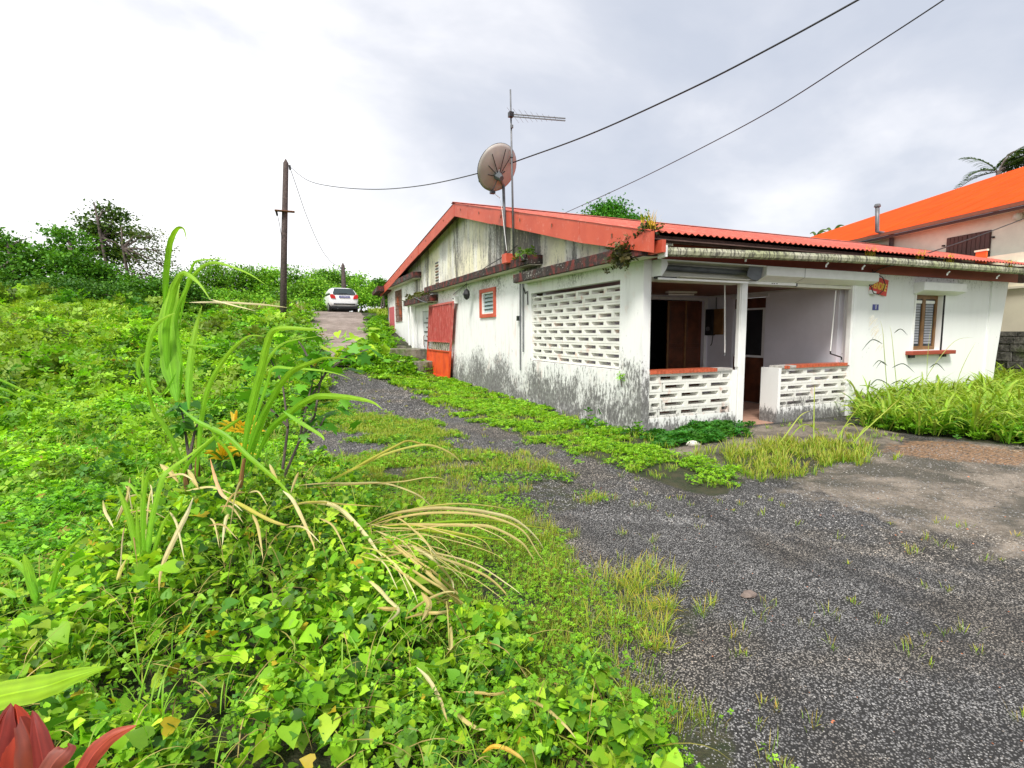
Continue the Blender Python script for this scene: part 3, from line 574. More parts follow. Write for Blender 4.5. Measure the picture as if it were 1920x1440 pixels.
MB().prism([(RY-.16, RZ+.02), (RY, RZ+.075), (RY+.16, RZ+.045), (RY, RZ+.062)], 'x', 4.70, 27).build('ridge_cap', M_roof, house)
# end and rear walls, closing the body
m = MB(); m.add([(15.05, 6.9, -.2), (24.5, 14.6, -.2), (24.5, 27, -.2), (5.3, 27, -.2), (15.05, 6.9, 2.85), (24.5, 14.6, 5.05), (24.5, 27, 3.6), (5.3, 27, 3.6)], [(0, 1, 5, 4), (1, 2, 6, 5), (2, 3, 7, 6)]); m.build('rear_wall', M_wallF, house)
# porch interior
MB().box(5.2, CY+.05, -.16, 9.86, 10.14, -.035).build('porch_floor', M_floor, house)
nb = 17
for k in range(nb): a = CY+.22+k*(10.14-CY-.22)/nb; MB().box(5.27, a+.004, 2.47, 9.85, a+(10.14-CY-.22)/nb-.004, 2.49).build('ceiling_board', M_ceil, house)
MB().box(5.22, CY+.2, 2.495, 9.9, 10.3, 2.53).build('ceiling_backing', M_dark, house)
m = MB(); wallbox(5.27, 9.85, -.15, 2.55, [(7.7, 9.70, -.15, 2.36)], lambda a, b, c, d: m.box(a, 10.14, b, c, 10.3, d)); m.build('porch_back_wall', M_inn, house)
m = MB(); wallbox(CY+.21, 10.14, -.15, 2.55, [(8.44, 9.35, -.15, 2.36)], lambda a, b, c, d: m.box(9.85, a, b, 10.0, c, d)); m.build('porch_side_wall', M_inn, house)
MB().box(7.62, 10.105, 2.36, 9.78, 10.138, 2.43).build('door_trim', M_innw, house); MB().box(9.70, 10.105, -.03, 9.78, 10.138, 2.36).build('door_trim', M_innw, house)
MB().box(9.815, 8.36, 2.36, 9.848, 9.4, 2.42).build('door_trim', M_innw, house); MB().box(9.8, 6.8, 2.43, 9.849, 10.1, 2.468).build('cornice', M_innw, house)
# wooden doors in the back wall: one leaf ajar onto a dark room, two carved leaves
MB().box(7.0, 11.2, -.1, 9.72, 11.25, 2.5).build('blackened_room_back', M_black, house)  # black panels: the unlit room's darkness is put into their colour
MB().box(9.70, 10.3, -.1, 9.72, 11.2, 2.5).box(7.0, 10.3, 2.36, 9.70, 11.2, 2.4).build('blackened_room_side', M_black, house)
for x0 in (8.62, 9.16):
    dr = MB().box(x0, 10.2, -.03, x0+.53, 10.24, 2.34).build('wooden_door', M_wood, house)
    for (a, b, c, d_) in ((.07, .12, .46, .72), (.07, .82, .46, 1.2), (.07, 1.3, .46, 2.2)):
        MB().prism([(x0+a, b), (x0+c, b), (x0+c, d_), (x0+a, d_)], 'y', 10.185, 10.2).build('door_panel', M_wood, dr, bevel=.01)
    MB().box(x0-.01, 10.18, -.03, x0+.035, 10.2, 2.34).build('door_stile', M_woodl, dr)
dr = MB().box(9.9, 8.45, -.03, 9.94, 9.34, 1.02).build('side_room_door', M_wood, house); MB().box(9.9, 8.45, 2.1, 9.94, 9.34, 2.35).build('transom_panel', M_wood, dr); MB().box(9.93, 8.5, 1.03, 9.945, 9.3, 2.1).build('pane', M_black, dr)
MB().box(9.885, 8.45, 1.0, 9.9, 9.34, 1.05).box(9.885, 8.45, 2.08, 9.9, 9.34, 2.12).box(9.885, 8.46, 1.05, 9.9, 8.54, 2.08).build('pane_frame', M_innw, dr)

# ================================================================== things fixed to or standing by the house
lt = thing('ceiling_light', 'slim cream fluorescent fitting on the brown porch ceiling', 'light fitting', (8.05, 9.1, 2.4))
q = MB().box(-.34, -.07, .03, .34, .07, .068).build('housing', M_slat, lt); q.matrix_parent_inverse = Matrix.Identity(4); q.rotation_euler.z = -.2
q = MB().tube([(-.3, 0, 0), (.3, 0, 0)], .016, 8).build('tube', M_wp, lt); q.matrix_parent_inverse = Matrix.Identity(4); q.rotation_euler.z = -.2
mt = thing('electric_meter', 'dark electric meter board with round dial on the porch side wall', 'meter', (9.83, 9.9, 1.8))
MB().box(9.80, 9.62, 1.52, 9.849, 9.9, 2.14).build('backboard', M_woodl, mt); MB().box(9.72, 9.9, 1.5, 9.849, 10.12, 2.14).build('case', M_black, mt); MB().tube([(9.70, 10.0, 1.66), (9.72, 10.0, 1.66)], .055, 12).build('dial', M_galv, mt)
MB().tube([(9.84, 9.95, 1.5), (9.84, 9.98, 1.3), (9.84, 10.02, 1.24)], .01, 5).build('cable', M_cable, mt)
MB().tube([(9.83, 9.86, 2.14), (9.83, 9.87, 2.44)], .014, 5).build('conduit', M_galv, mt)
p0, p1 = PY(1359, 533, 6.8), PY(1359, 661, 6.8)
cr = thing('crank_rod', 'straight white crank rod hanging in the left porch opening', 'crank rod', tuple(p1)); MB().tube([p0, p1], .011, 6).build('rod', M_wp, cr); MB().tube([p1, p1-np.array([0, 0, .05])], .016, 6).build('tip', M_galv, cr)
a_, b_, c_, d_ = PY(1567, 545, 6.62), PY(1557, 658, 6.62), PY(1557, 663, 6.62), PY(1578, 670, 6.62)
cr = thing('crank_rod', 'white crank rod with bent black handle above the right tiled parapet', 'crank rod', tuple(b_)); MB().tube([a_, b_], .011, 6).build('rod', M_wp, cr); MB().tube([b_, c_, d_, d_-np.array([0, 0, .05])], .013, 6).build('handle', M_black, cr)
# VENDRE sign and number plate
def text(body, size, mat, loc, rot, ext=.002, bold=0., sx=1.):
    cu = bpy.data.curves.new('lettering', 'FONT'); cu.body = body; cu.size = size; cu.extrude = ext; cu.offset = bold; cu.align_x = 'CENTER'; cu.align_y = 'CENTER'
    o = bpy.data.objects.new('tmp', cu); C.objects.link(o); bpy.context.view_layer.update(); dg = bpy.context.evaluated_depsgraph_get()
    me = bpy.data.meshes.new_from_object(o.evaluated_get(dg)); bpy.data.objects.remove(o); me.materials.clear(); me.materials.append(mat)
    me.transform(Matrix.LocRotScale(Vector(loc), rot.to_quaternion() if hasattr(rot, 'to_quaternion') else rot, Vector((sx, 1, 1)))); return me
st = R_(-9); RX = Matrix.Rotation(st, 4, 'Y').inverted() if False else Matrix.Rotation(R_(9), 4, 'Y')
sg = thing('for_sale_sign', 'red and yellow for sale sign reading VENDRE hanging by the porch', 'sign', (10.62, CY-.03, 2.46))
b = MB().box(-.27, -.006, -.155, .27, .004, .155).build('board', M_sred, sg); b.matrix_parent_inverse = Matrix.Identity(4); b.rotation_euler.y = R_(9)
me = text('VENDRE', .19, M_syel, (0, 0, 0), Matrix.Identity(4), .003, .004, .66); me.transform(Matrix.Rotation(R_(90), 4, 'X')); me.transform(Matrix.Translation((.0, -.009, -.01)))
o = link('lettering', me, sg); o.matrix_parent_inverse = Matrix.Identity(4); o.rotation_euler.y = R_(9)
o = MB().box(-.27, -.012, -.20, -.05, -.0065, -.125).build('white_corner', M_wp, sg); o.matrix_parent_inverse = Matrix.Identity(4); o.rotation_euler.y = R_(9)
npl = thing('number_plate', 'small blue house number plate with white 1 on the front wall', 'number plate', (10.6, CY-.012, 2.05))
MB().box(10.52, CY-.012, 1.995, 10.69, CY-.002, 2.105).build('plate', M_blue, npl)
me = text('1', .12, M_whiteink, (0, 0, 0), Matrix.Identity(4), .001, .003); me.transform(Matrix.Rotation(R_(90), 4, 'X')); me.transform(Matrix.Translation((10.605, CY-.014, 2.05))); link('numeral', me, npl)
# cable bundle on fascia
cb = thing('cable_bundle', 'tangled black service cables looping down over the red sign', 'cables', (10.5, CY-.08, 2.6))
for pts in ([(1636, 505), (1638, 514), (1632, 524), (1630, 535), (1636, 540)], [(1640, 512), (1655, 520), (1660, 533), (1656, 545), (1648, 552), (1638, 550), (1634, 540)], [(1645, 512), (1641, 525), (1636, 535), (1626, 532)], [(1636, 512), (1648, 505), (1662, 500), (1680, 497)]):
    MB().tube([PY(x, y, CY-.09) for x, y in pts], .009, 5).build('cable', M_cable, cb, smooth=True)
MB().box(10.36, CY-.1, 2.62, 10.46, CY-.05, 2.70).build('cable_clamp', M_black, cb)
# leaning gate
g = thing('metal_gate', 'faded red sliding gate with orange lower panel standing against the side wall', 'gate', (4.95, 17.8, .1))
def gl(y0, z0, y1, z1, x0=4.93, x1=4.95): return MB().box(x0, y0, z0, x1, y1, z1)
gl(16.15, .14, 19.6, 1.0).build('lower_panel', M_gate, g)
fm = MB().box(4.9, 16.08, .05, 4.96, 16.15, 2.56).box(4.9, 19.6, .05, 4.96, 19.67, 2.56).box(4.9, 16.15, 2.5, 4.96, 19.6, 2.56).box(4.9, 16.15, .97, 4.965, 19.6, 1.0).box(4.9, 16.15, 1.27, 4.965, 19.6, 1.30).box(4.9, 16.15, .08, 4.96, 19.6, .14).build('frame', M_gate, g)
gl(16.15, 1.30, 19.6, 2.5, 4.95, 4.958).build('upper_sheet', M_gate, g)
rb = MB().box(-.014, -.016, 0, .014, .016, 1.2); rbm = bpy.data.meshes.new('bar'); rbm.from_pydata(rb.v, [], rb.f); rbm.materials.append(M_gate)
for k in range(26): o = link('bar', rbm, g); o.matrix_basis = Tm((4.925, 16.25+k*.132, 1.30))
om = MB().tube([(0, .12*math.cos(a), .125*math.sin(a)) for a in np.linspace(0, 2*math.pi, 15)], .012, 5, False); omm = bpy.data.meshes.new('oval'); omm.from_pydata(om.v, [], om.f); omm.materials.append(M_gut)
for k in range(12): o = link('oval', omm, g); o.matrix_basis = Tm((4.93, 16.32+k*.284, 1.135))
gmap = lambda y, z: 15.66+(y-16.08)*.79+(2.56-z)*.24
seen_ = set()
for o in list(g.children):
    if o.data.name in seen_ or len(o.data.users_collection if hasattr(o.data, 'users_collection') else []) > 0: continue
    if o.data in (rbm, omm): continue
    for v in o.data.vertices: v.co.y = gmap(v.co.y, v.co.z)
for o in list(g.children):
    if o.data in (rbm, omm):
        x_, y_, z_ = o.matrix_basis.translation
        o.matrix_basis = Tm((x_, gmap(y_, z_), z_)) @ Matrix(((1, 0, 0, 0), (0, .79 if o.data is omm else 1, -.24, 0), (0, 0, 1, 0), (0, 0, 0, 1)))
# stone steps beside the recess
stp = thing('stone_steps', 'broken mossy stone steps below the grey side door', 'steps', (4.3, 19.5, .3))
rs = random.Random(4)
for (x0, y0, x1, y1, z0, z1) in ((3.9, 19.3, 5.05, 21.3, .2, 1.0), (3.55, 20.8, 4.6, 22.8, .6, 1.08), (3.3, 18.6, 4.2, 20.2, .35, .62), (3.5, 19.5, 4.5, 20.9, .7, .98), (3.75, 22.9, 5.0, 25, .9, 1.3), (3.4, 25.4, 5.0, 26.6, 1.2, 1.65), (3.2, 24.8, 3.9, 27.5, 1.3, 1.75), (4.3, 18.2, 5.0, 19.4, .1, .55)):
    n = 9; pts = []
    for k in range(n): an = 2*math.pi*k/n; rr = 1+rs.uniform(-.12, .12); c_, s_ = math.cos(an), math.sin(an); q = 1/max(abs(c_), abs(s_))**.8; pts.append(((x0+x1)/2+(x1-x0)/2*c_*q*rr, (y0+y1)/2+(y1-y0)/2*s_*q*rr))
    MB().prism(pts, 'z', z0, z1+rs.uniform(-.03, .03)).build('slab', M_conc, stp, bevel=.03)
# planter kerb under right wall
kb = thing('concrete_trough', 'low mossy concrete trough against the front wall beside the porch', 'trough', (10.9, 6.35, 0))
MB().box(10.25, 6.14, -.12, 11.55, 6.24, .36).build('front_panel', M_conc, kb, bevel=.015); MB().box(10.25, 6.24, -.12, 10.35, 6.52, .36).build('end_panel', M_conc, kb, bevel=.015); MB().box(11.45, 6.24, -.12, 11.55, 6.52, .36).build('end_panel', M_conc, kb, bevel=.015); MB().box(10.35, 6.24, -.1, 11.45, 6.52, .30).build('soil', M_stone, kb)
th = MB(); th.prism([(6.9, 5.7), (8.4, 5.75), (10.0, 5.95), (10.2, 6.5), (6.95, 6.5)], 'z', -.15, -.025); th.build('doorstep', M_conc, None, bevel=.02, label='worn mossy concrete doorstep in front of the porch gap', cat='doorstep')
# mast and dish
ms = thing('antenna_mast', 'tall thin grey mast carrying a comb TV antenna on the gable ledge', 'antenna', (4.88, 11.1, 3.2))
mt_, mb_ = PX(957, 168, 4.69), PX(963, 470, 4.69)
MB().tube([mb_-np.array([0, 0, .1]), mb_*.45+mt_*.55, mt_], [.024, .022, .017], 8).build('mast', M_galv, ms, smooth=True)
a_ = PX(958, 214, 4.67); bd = ray(1060, 222); b_ = O3+bd*(np.linalg.norm(a_-O3)/np.linalg.norm(ray(958, 214))*.97)
for dz in (0, -.045): MB().tube([a_+np.array([0, 0, dz]), b_+np.array([0, 0, dz])], .014, 6).build('boom', M_galv, ms)
axd = (b_-a_)/np.linalg.norm(b_-a_); sd_ = np.cross(axd, [0, 0, 1]); sd_ /= np.linalg.norm(sd_)
for k in range(9):
    f_ = .04+k*.098; Lh = .42*(1-.085*k); c_ = a_+(b_-a_)*f_; MB().tube([c_-sd_*Lh+np.array([0, 0, -.02]), c_+sd_*Lh+np.array([0, 0, -.02])], .0028, 4).build('element', M_galv, ms)
MB().box(*(a_-[.05, .05, .06]), *(a_+[.05, .05, .04])).build('clamp', M_black, ms)
for y_ in (340, 395): c_ = PX(960, y_-100, 4.69); MB().tube([c_, c_+np.array([0, 0, .06])], .03, 8).build('joint_collar', M_galv, ms)
ds = thing('satellite_dish', 'round beige satellite dish seen from behind on its own short pole', 'satellite dish', (4.82, 11.5, 3.2))
pb, pt = PX(948, 480, 4.69), PX(943, 312, 4.69)
MB().tube([pb-np.array([0, 0, .15]), pt], .034, 10).build('pole', M_galv, ds, smooth=True)
dc = PX(936, 317, 4.47); Dd = np.linalg.norm(pt-O3)
view = (dc-O3)/np.linalg.norm(dc-O3); nrm = Vector(view)+Vector((-.62, .25, .42)); nrm.normalize()      # dish axis points away from the viewer, up and to the left
cx_ = nrm.cross(Vector((0, 0, 1))).normalized(); cu_ = cx_.cross(nrm).normalized()
V = []; F = []; nr, na = 9, 40
rad = .475
for i in range(nr):
    r_ = rad*i/(nr-1)
    for k in range(na): an = 2*math.pi*k/na; V.append(Vector(dc)+cx_*(r_*math.cos(an))+cu_*(r_*1.06*math.sin(an))+nrm*(.40*r_*r_))
for i in range(nr-1):
    for k in range(na): F.append((i*na+k, i*na+(k+1) % na, (i+1)*na+(k+1) % na, (i+1)*na+k))
dm = MB().add(V, F).build('reflector', M_dish, ds, smooth=True); so = dm.modifiers.new('s', 'SOLIDIFY'); so.thickness = .008
rim = [V[(nr-1)*na+k] for k in range(na)]; MB().tube(rim+[rim[0]], .009, 5, False).build('rim', M_black, dm)
hub = Vector(dc)-nrm*.03+cu_*-.14
MB().tube([hub, hub-nrm*.16], [.10, .055], 8).build('mount', M_grey, ds)
MB().tube([hub-nrm*.1, Vector(pt)-Vector((0, 0, .42))], .03, 6).build('mount_arm', M_galv, ds)
for dx, dy in ((-.27, .26), (-.28, .02), (-.24, -.16), (.2, .3), (.02, .42), (.16, -.02)): MB().tube([hub-nrm*.04, Vector(dc)+cx_*dx+cu_*dy+nrm*.0], .009, 5).build('strut', M_black, ds)
arm = [Vector(dc)-cu_*.49+nrm*.1, Vector(dc)-cu_*.46+nrm*.62]; MB().tube([hub-nrm*.03, Vector(dc)-cu_*.50+nrm*.02]+arm, .014, 6).build('feed_arm', M_galv, ds); MB().tube([arm[1], arm[1]-nrm*.12+cu_*.05], .04, 8).build('feed_horn', M_grey, ds)
MB().box(*(np.array(Vector(dc)-cu_*.505)-[.05, .05, .03]), *(np.array(Vector(dc)-cu_*.505)+[.05, .05, .03])).build('foot', M_black, ds)
MB().tube([Vector(dc)-cu_*.5, Vector(PX(938, 372, 4.69)), Vector(PX(942, 398, 4.64)), Vector(PX(950, 470, 4.64))], .006, 5).build('cable', M_wp, ds)
# hanging fitting on wall, cable across it, box
hg = thing('hanging_bell', 'small black lantern hanging from the ledge above the red framed window', 'bell', tuple(PX(875, 552, 4.85)))
c_ = PX(875, 552, 4.85); MB().tube([c_+np.array([0, 0, .35]), c_+np.array([0, 0, .14])], .006, 5).build('hook', M_cable, hg); MB().tube([c_+np.array([0, 0, q]) for q in (.15, .1, 0, -.1, -.15)], [.02, .08, .10, .08, .02], 8).build('body', M_black, hg); MB().tube([c_+np.array([-.11, 0, 0]), c_+np.array([-.1, 0, 0])], .035, 8).build('glass', M_galv, hg)
bx = thing('wall_box', 'small white box on the side wall at the top corner of the gate', 'box', tuple(PX(853, 563, 5.0))); c_ = PX(853, 563, 5.0); MB().box(c_[0]-.05, c_[1]-.12, c_[2]-.1, CX-.001, c_[1]+.12, c_[2]+.12).build('body', M_wp, bx); MB().box(c_[0]-.07, c_[1]-.03, c_[2]+.03, c_[0]-.05, c_[1]+.03, c_[2]+.07).build('lens', M_black, bx)
def cable(name, pts, r, label, n=26, sag=0., mat=None, cat='cable', grp=None):
    pts = [Vector(p) for p in pts]
    if len(pts) == 2: a, b = pts; pts = [a.lerp(b, t/n)-Vector((0, 0, sag*4*(t/n)*(1-t/n))) for t in range(n+1)]
    else:
        out = []
        for i in range(len(pts)-1):
            p0, p1, p2, p3 = pts[max(i-1, 0)], pts[i], pts[i+1], pts[min(i+2, len(pts)-1)]
            for k in range(8): t = k/8; out.append(.5*((2*p1)+(p2-p0)*t+(2*p0-5*p1+4*p2-p3)*t*t+(3*p1-p0-3*p2+p3)*t**3))
        pts = out+[pts[-1]]
    return MB().tube(pts, r, 6).build(name, mat or M_cable, None, smooth=True, label=label, cat=cat, group=grp)
cable('wall_cable', [PX(970, 460, 4.78), PX(945, 480, 4.80), PX(905, 505, 4.95), PX(880, 528, 5.0), PX(850, 552, 5.03)], .011, 'thin slack cable running from the mast down the side wall')
cable('canopy_cable', [PX(776, 557, 4.66), PX(790, 564, 4.64), PX(800, 567, 4.68), PX(812, 567, 5.0)], .016, 'grey slack cable lying over the mossy door canopy', mat=M_galv)
# poles
def polething(label, base, topz, lean, r0, r1):
    t = thing('utility_pole', label, 'utility pole', base); b = Vector(base); tp = Vector((base[0]+lean[0], base[1]+lean[1], topz)); MB().tube([b-Vector((0, 0, .5)), b.lerp(tp, .5), tp, tp+Vector((0, 0, r1*1.6))], [r0, (r0+r1)/2, r1, .02], 10).build('post', M_pole, t, smooth=True); return t, tp
pb_ = P(528, 572, 25); pb_[2] = ter(pb_[0], pb_[1]); ptz = P(536, 306, 25)
pl, tp1 = polething('tall leaning timber utility pole beside the road with a crossbar', tuple(pb_), ptz[2], (ptz[0]-pb_[0], ptz[1]-pb_[1]), .16, .12)
c_ = P(533, 396, 24.85); rr_ = np.array(rt0); MB().box(*(c_-rr_*.46-[0, .03, .02]), *(c_+rr_*.5+[0, .03, .02])).build('crossbar', M_rust, pl); MB().tube([c_-rr_*.38, c_-rr_*.34-np.array([0, 0, .2])], .05, 6).build('insulator', M_black, pl)
MB().tube([P(543, 310, 24.9), P(544, 318, 24.9)], .05, 6).build('insulator', M_black, pl); MB().tube([c_-rr_*.36, P(524, 420, 24.85), P(528, 445, 24.85)], .012, 4).build('wire', M_cable, pl)
pb2 = P(646, 560, 33.5); pb2[2] = ter(pb2[0], pb2[1])-.3; pz2 = P(643, 498, 33.5)
pl2, tp2 = polething('short dark utility post standing behind the white car', tuple(pb2), pz2[2], (pz2[0]-pb2[0], pz2[1]-pb2[1]), .2, .11)
MB().box(*(P(640, 503, 33.4)-[.1, .03, .03]), *(P(643, 503, 33.4)+[.1, .03, .03])).build('bracket', M_black, pl2)
A1 = P(543, 312, 24.9)
cable('overhead_cable', [A1, P(575, 337, 22.5), P(620, 349, 20.5), P(700, 355, 18.2), P(790, 348, 15.5), P(900, 324, 12.6), P(1000, 291, 10.6), P(1120, 246, 9), P(1300, 164, 7.6), P(1450, 87, 6.8), P(1612, -2, 6.2), P(1900, -165, 5.4)], .0135, 'thick black cable passing behind the satellite dish from the tall pole', grp='overhead cables')
cable('overhead_cable', [P(1060, 399, 19), P(1100, 381, 17), P(1200, 335, 14), P(1320, 275, 11.5), P(1450, 205, 9.6), P(1600, 110, 8.2), P(1772, -2, 7.2), P(2000, -160, 6.4)], .011, 'twisted thin black cable rising from the roof to the upper right', grp='overhead cables')
cable('service_cable', [P(1665, 497, 10.6), P(1700, 487, 11.2), P(1760, 468, 12.4), P(1830, 444, 14), P(1925, 408, 16.4)], .014, 'black service cable from the fascia to the neighbouring house lamp', grp='overhead cables')
cable('overhead_cable', [A1, P(556, 350, 26), P(575, 405, 28), P(600, 462, 31), P(620, 490, 32), P(640, 502, 33.4)], .014, 'sagging thin cable between the tall pole and the short post', grp='overhead cables')
cable('overhead_cable', [P(1840, 496, 13.5), P(1880, 490, 14.3), P(1925, 484, 15.2)], .008, 'thin grey wire crossing the cream terrace wall', grp='overhead cables')

# ================================================================== neighbouring house
dn = ray(845, 612); dn[2] = 0; dn /= np.linalg.norm(dn); en = np.array([dn[1], -dn[0], 0])     # dn runs away along the facade, en goes right/behind
nbh = thing('house', 'beige neighbouring house with bright orange roof and closed brown shutters', 'house', tuple(P(1900, 640, 18)*[1, 1, 0]))
E1 = P(1925, 380, 17); ez = E1[2]; 
def nlp(base, t, off, z): q = base+dn*t+en*off; return (q[0], q[1], z)
ta, tb = -6, 18
wq = [nlp(E1, ta, .55, -.5), nlp(E1, tb, .55, -.5), nlp(E1, tb, 9, -.5), nlp(E1, ta, 9, -.5)]
m = MB(); m.add([*wq, *[(a, b, ez+.0) for a, b, _ in wq]], [(0, 1, 5, 4), (1, 2, 6, 5), (2, 3, 7, 6), (3, 0, 4, 7), (4, 5, 6, 7)]); m.build('wall', M_beige, nbh)
pn = np.array([0, 0, 1.])*math.cos(R_(24))-en*math.sin(R_(24))
def rplane(x, y): d = ray(x, y); t = np.dot(E1+[0, 0, .10]-O3, pn)/np.dot(d, pn); return O3+d*t
E0_, E2_ = rplane(1480, 468), E1+dn*-6+[0, 0, .10]; T2, T1, T0 = rplane(2150, 236), rplane(1920, 312), rplane(1500, 451)
E0_ = E1+dn*np.dot(E0_-E1, dn)+[0, 0, .1]
V = [E0_, E2_, T2, T1, T0]; V2 = [v-np.array([0, 0, .08]) for v in V]; m = MB(); m.add(V+V2, [(0, 1, 2, 3, 4), (9, 8, 7, 6, 5), (0, 5, 6, 1), (2, 7, 8, 3), (3, 8, 9, 4), (4, 9, 5, 0)]); m.build('roof', M_orange, nbh)
for k in range(-5, 17):
    q0 = E1+dn*k+np.array([0, 0, .10]); q1 = q0+(en*math.cos(R_(24))+np.array([0, 0, 1])*math.sin(R_(24)))*14; lo_, hi_ = 0., 1.
    if k > 6: hi_ = max(.02, min(1, (17.5-k)/11))
    MB().tube([q0+(q1-q0)*.0, q0+(q1-q0)*hi_*.5], .012, 4).build('roof_seam', M_orange, nbh) if k <= 6 else None
def along(t0, t1, off0, off1, z0, z1, name, mat, par, base=E1):
    q = [nlp(base, t0, off0, z0), nlp(base, t1, off0, z0), nlp(base, t1, off1, z0), nlp(base, t0, off1, z0)]; m = MB(); m.add([*q, *[(a, b, z1) for a, b, _ in q]], [(3, 2, 1, 0), (0, 1, 5, 4), (1, 2, 6, 5), (2, 3, 7, 6), (3, 0, 4, 7), (4, 5, 6, 7)]); return m.build(name, mat, par)
along(-6, 17, -.1, 0, ez-.06, ez+.07, 'gutter', M_brgut, nbh); along(-6, 17, .0, .06, ez-.16, ez-.065, 'fascia_board', M_brown, nbh); along(-6, 17, .06, .54, ez-.10, ez-.08, 'soffit', M_cream, nbh)
def tal(x, y, off):   # parameter along the facade plane hit by a ray
    Q = E1+en*off; d = ray(x, y); t = np.dot(Q-O3, en)/np.dot(d, en); p = O3+d*t; return np.dot(p-Q, dn), p[2]
s0, zt0 = tal(1858, 431, .5); s1, _ = tal(1776, 445, .5); _, zb0 = tal(1856, 485, .5); sm_ = (s0+s1)/2
for a, b in ((s0, sm_-.01), (sm_+.01, s1)):
    sh = along(a, b, .49, .545, zb0-.5, zt0, 'window_shutter', M_brown, nbh)
    nn = 5
    for k in range(nn): w_ = (b-a)/nn; along(a+k*w_+.012, a+(k+1)*w_-.012, .475, .489, zb0-.5, zt0-.02, 'board', M_brown, sh)
for a in (s0-.12, s1+.1): along(a, a+.07, .46, .545, zt0-.3, zt0-.24, 'shutter_catch', M_black, nbh)
sl, zl = tal(1912, 405, .5); q = nlp(E1, sl, .42, zl-.02); MB().tube([np.array(q)+[0, 0, z_] for z_ in (-.13, -.09, 0, .09, .13)], [.03, .11, .14, .11, .03], 12).build('wall_lamp', M_slat, nbh, smooth=True)
c1, c2 = tal(1645, 388, -.25), tal(1672, 470, .45); a1, a2 = tal(1645, 432, -.25), tal(1672, 440, .45)
MB().tube([nlp(E1, c1[0], -.25, c1[1]), nlp(E1, a1[0], -.25, a1[1]-.05), nlp(E1, (a1[0]+a2[0])/2, .1, a1[1]-.12), nlp(E1, a2[0], .45, a2[1]), nlp(E1, a2[0], .45, c2[1]-.5)], .085, 10).build('vent_pipe', M_galv, nbh, smooth=True)
q = nlp(E1, c1[0], -.25, c1[1]); MB().tube([q, (q[0], q[1], q[2]+.05), (q[0], q[1], q[2]+.12)], [.13, .13, .10], 10).build('vent_cap', M_grey, nbh)
# terrace wall and dark stone wall
T_ = P(1925, 470, 14.2)
tw = thing('terrace_wall', 'cream rendered terrace wall stepping behind the end of the white house', 'wall', (T_[0], T_[1], 0))
along(-5, .0, 0, .3, .5, T_[2], 'upper_panel', M_cream, tw, T_); along(.0, 4.5, 0.002, .3, .5, T_[2]-.02, 'upper_panel', M_cream, tw, T_); along(-5, 4.5, -.09, -.003, T_[2]-.42, T_[2]-.30, 'band', M_cream, tw, T_)
along(-5, 4.5, -.08, -.003, T_[2]-1.0, T_[2]-.94, 'band', M_cream, tw, T_)
def tal2(x, y, off, Q0): Q = Q0+en*off; d = ray(x, y); t = np.dot(Q-O3, en)/np.dot(d, en); p = O3+d*t; return np.dot(p-Q, dn), p[2]
s0, z0_ = tal2(1852, 470, -.1, T_); s1, z1_ = tal2(1830, 495, -.1, T_); along(s0, s1, -.14, -.095, T_[2]-.45, z0_, 'orange_post', M_orangew, tw, T_); along(s0-.03, s1+.03, -.16, -.09, z0_, z0_+.05, 'post_cap', M_cream, tw, T_)
sw = thing('stone_wall', 'dark rough stone wall at the foot of the cream terrace wall', 'wall', (T_[0], T_[1], 0))
k_ = T_-en*.35; zt = PZ(1900, 617, 1.6)[2]
rs = random.Random(9); zz = -.3
while zz < 1.5:
    h_ = rs.uniform(.14, .26); t_ = -5+rs.uniform(0, .2)
    while t_ < 3.5:
        l_ = rs.uniform(.22, .5); o_ = rs.uniform(-.03, .03); along(t_+.012, t_+l_-.012, o_, .35, zz+.01, min(zz+h_-.008, 1.56), 'stone', M_stone, sw, k_); t_ += l_
    zz += h_
along(-5, 3.5, .06, .40, -.4, 1.50, 'core', M_conc, sw, k_)

# ================================================================== CAR
car = thing('parked_car', 'small white hatchback parked on top of the road, seen from behind', 'car', (0, 0, 0))
cb_ = P(646, 586, 31); cz = float(ter(cb_[0], cb_[1]))+.06
CAR = Matrix.Translation((cb_[0]+.02, cb_[1], cz)) @ Matrix.Rotation(R_(5.5), 4, 'Z')      # +Y local = heading away
car.location = (0, 0, 0)
def cpart(mb, name, mat, parent=car, smooth=False, bevel=0): 
    mb.v = [tuple(CAR @ Vector(v)) for v in mb.v]; return mb.build(name, mat, parent, smooth, bevel)
M_car = plain('white_car_paint', (.82, .82, .83), .22, .02); M_red = plain('red_lamp_lens', (.55, .02, .02), .2, .1); M_cglass = glass('tinted_car_glass', (.03, .045, .05), .06); M_tyre = plain('tyre_rubber', (.015, .015, .015), .8, .1); M_rimm = plain('alloy_rim', (.45, .45, .46), .35, .1, .7)
# lofted body: stations along y (0 rear .. 3.8 front); half width / z profile rows
st_ = [(-.02, .62, .80, .70, .42, .98), (.05, .76, .84, .78, .30, 1.02), (.30, .82, .86, .80, .24, 1.04), (.9, .83, .86, .81, .22, 1.04), (1.9, .83, .86, .81, .22, 1.02), (2.9, .82, .85, .78, .22, .96), (3.45, .78, .80, .70, .24, .86), (3.75, .62, .66, .55, .34, .70)]
V = []; F = []
for (y, a, b, c, z0, z1) in st_:
    pts = [(-a*.8, z0), (-a, z0+.12), (-b, (z0+z1)/2), (-c, z1-.04), (-c*.9, z1), (c*.9, z1), (c, z1-.04), (b, (z0+z1)/2), (a, z0+.12), (a*.8, z0)]
    V += [(x, y, z) for x, z in pts]
n = 10
for i in range(len(st_)-1):
    for k in range(n): F.append((i*n+k, i*n+(k+1) % n, (i+1)*n+(k+1) % n, (i+1)*n+k))
F += [tuple(range(n))[::-1], tuple(range((len(st_)-1)*n, len(st_)*n))]
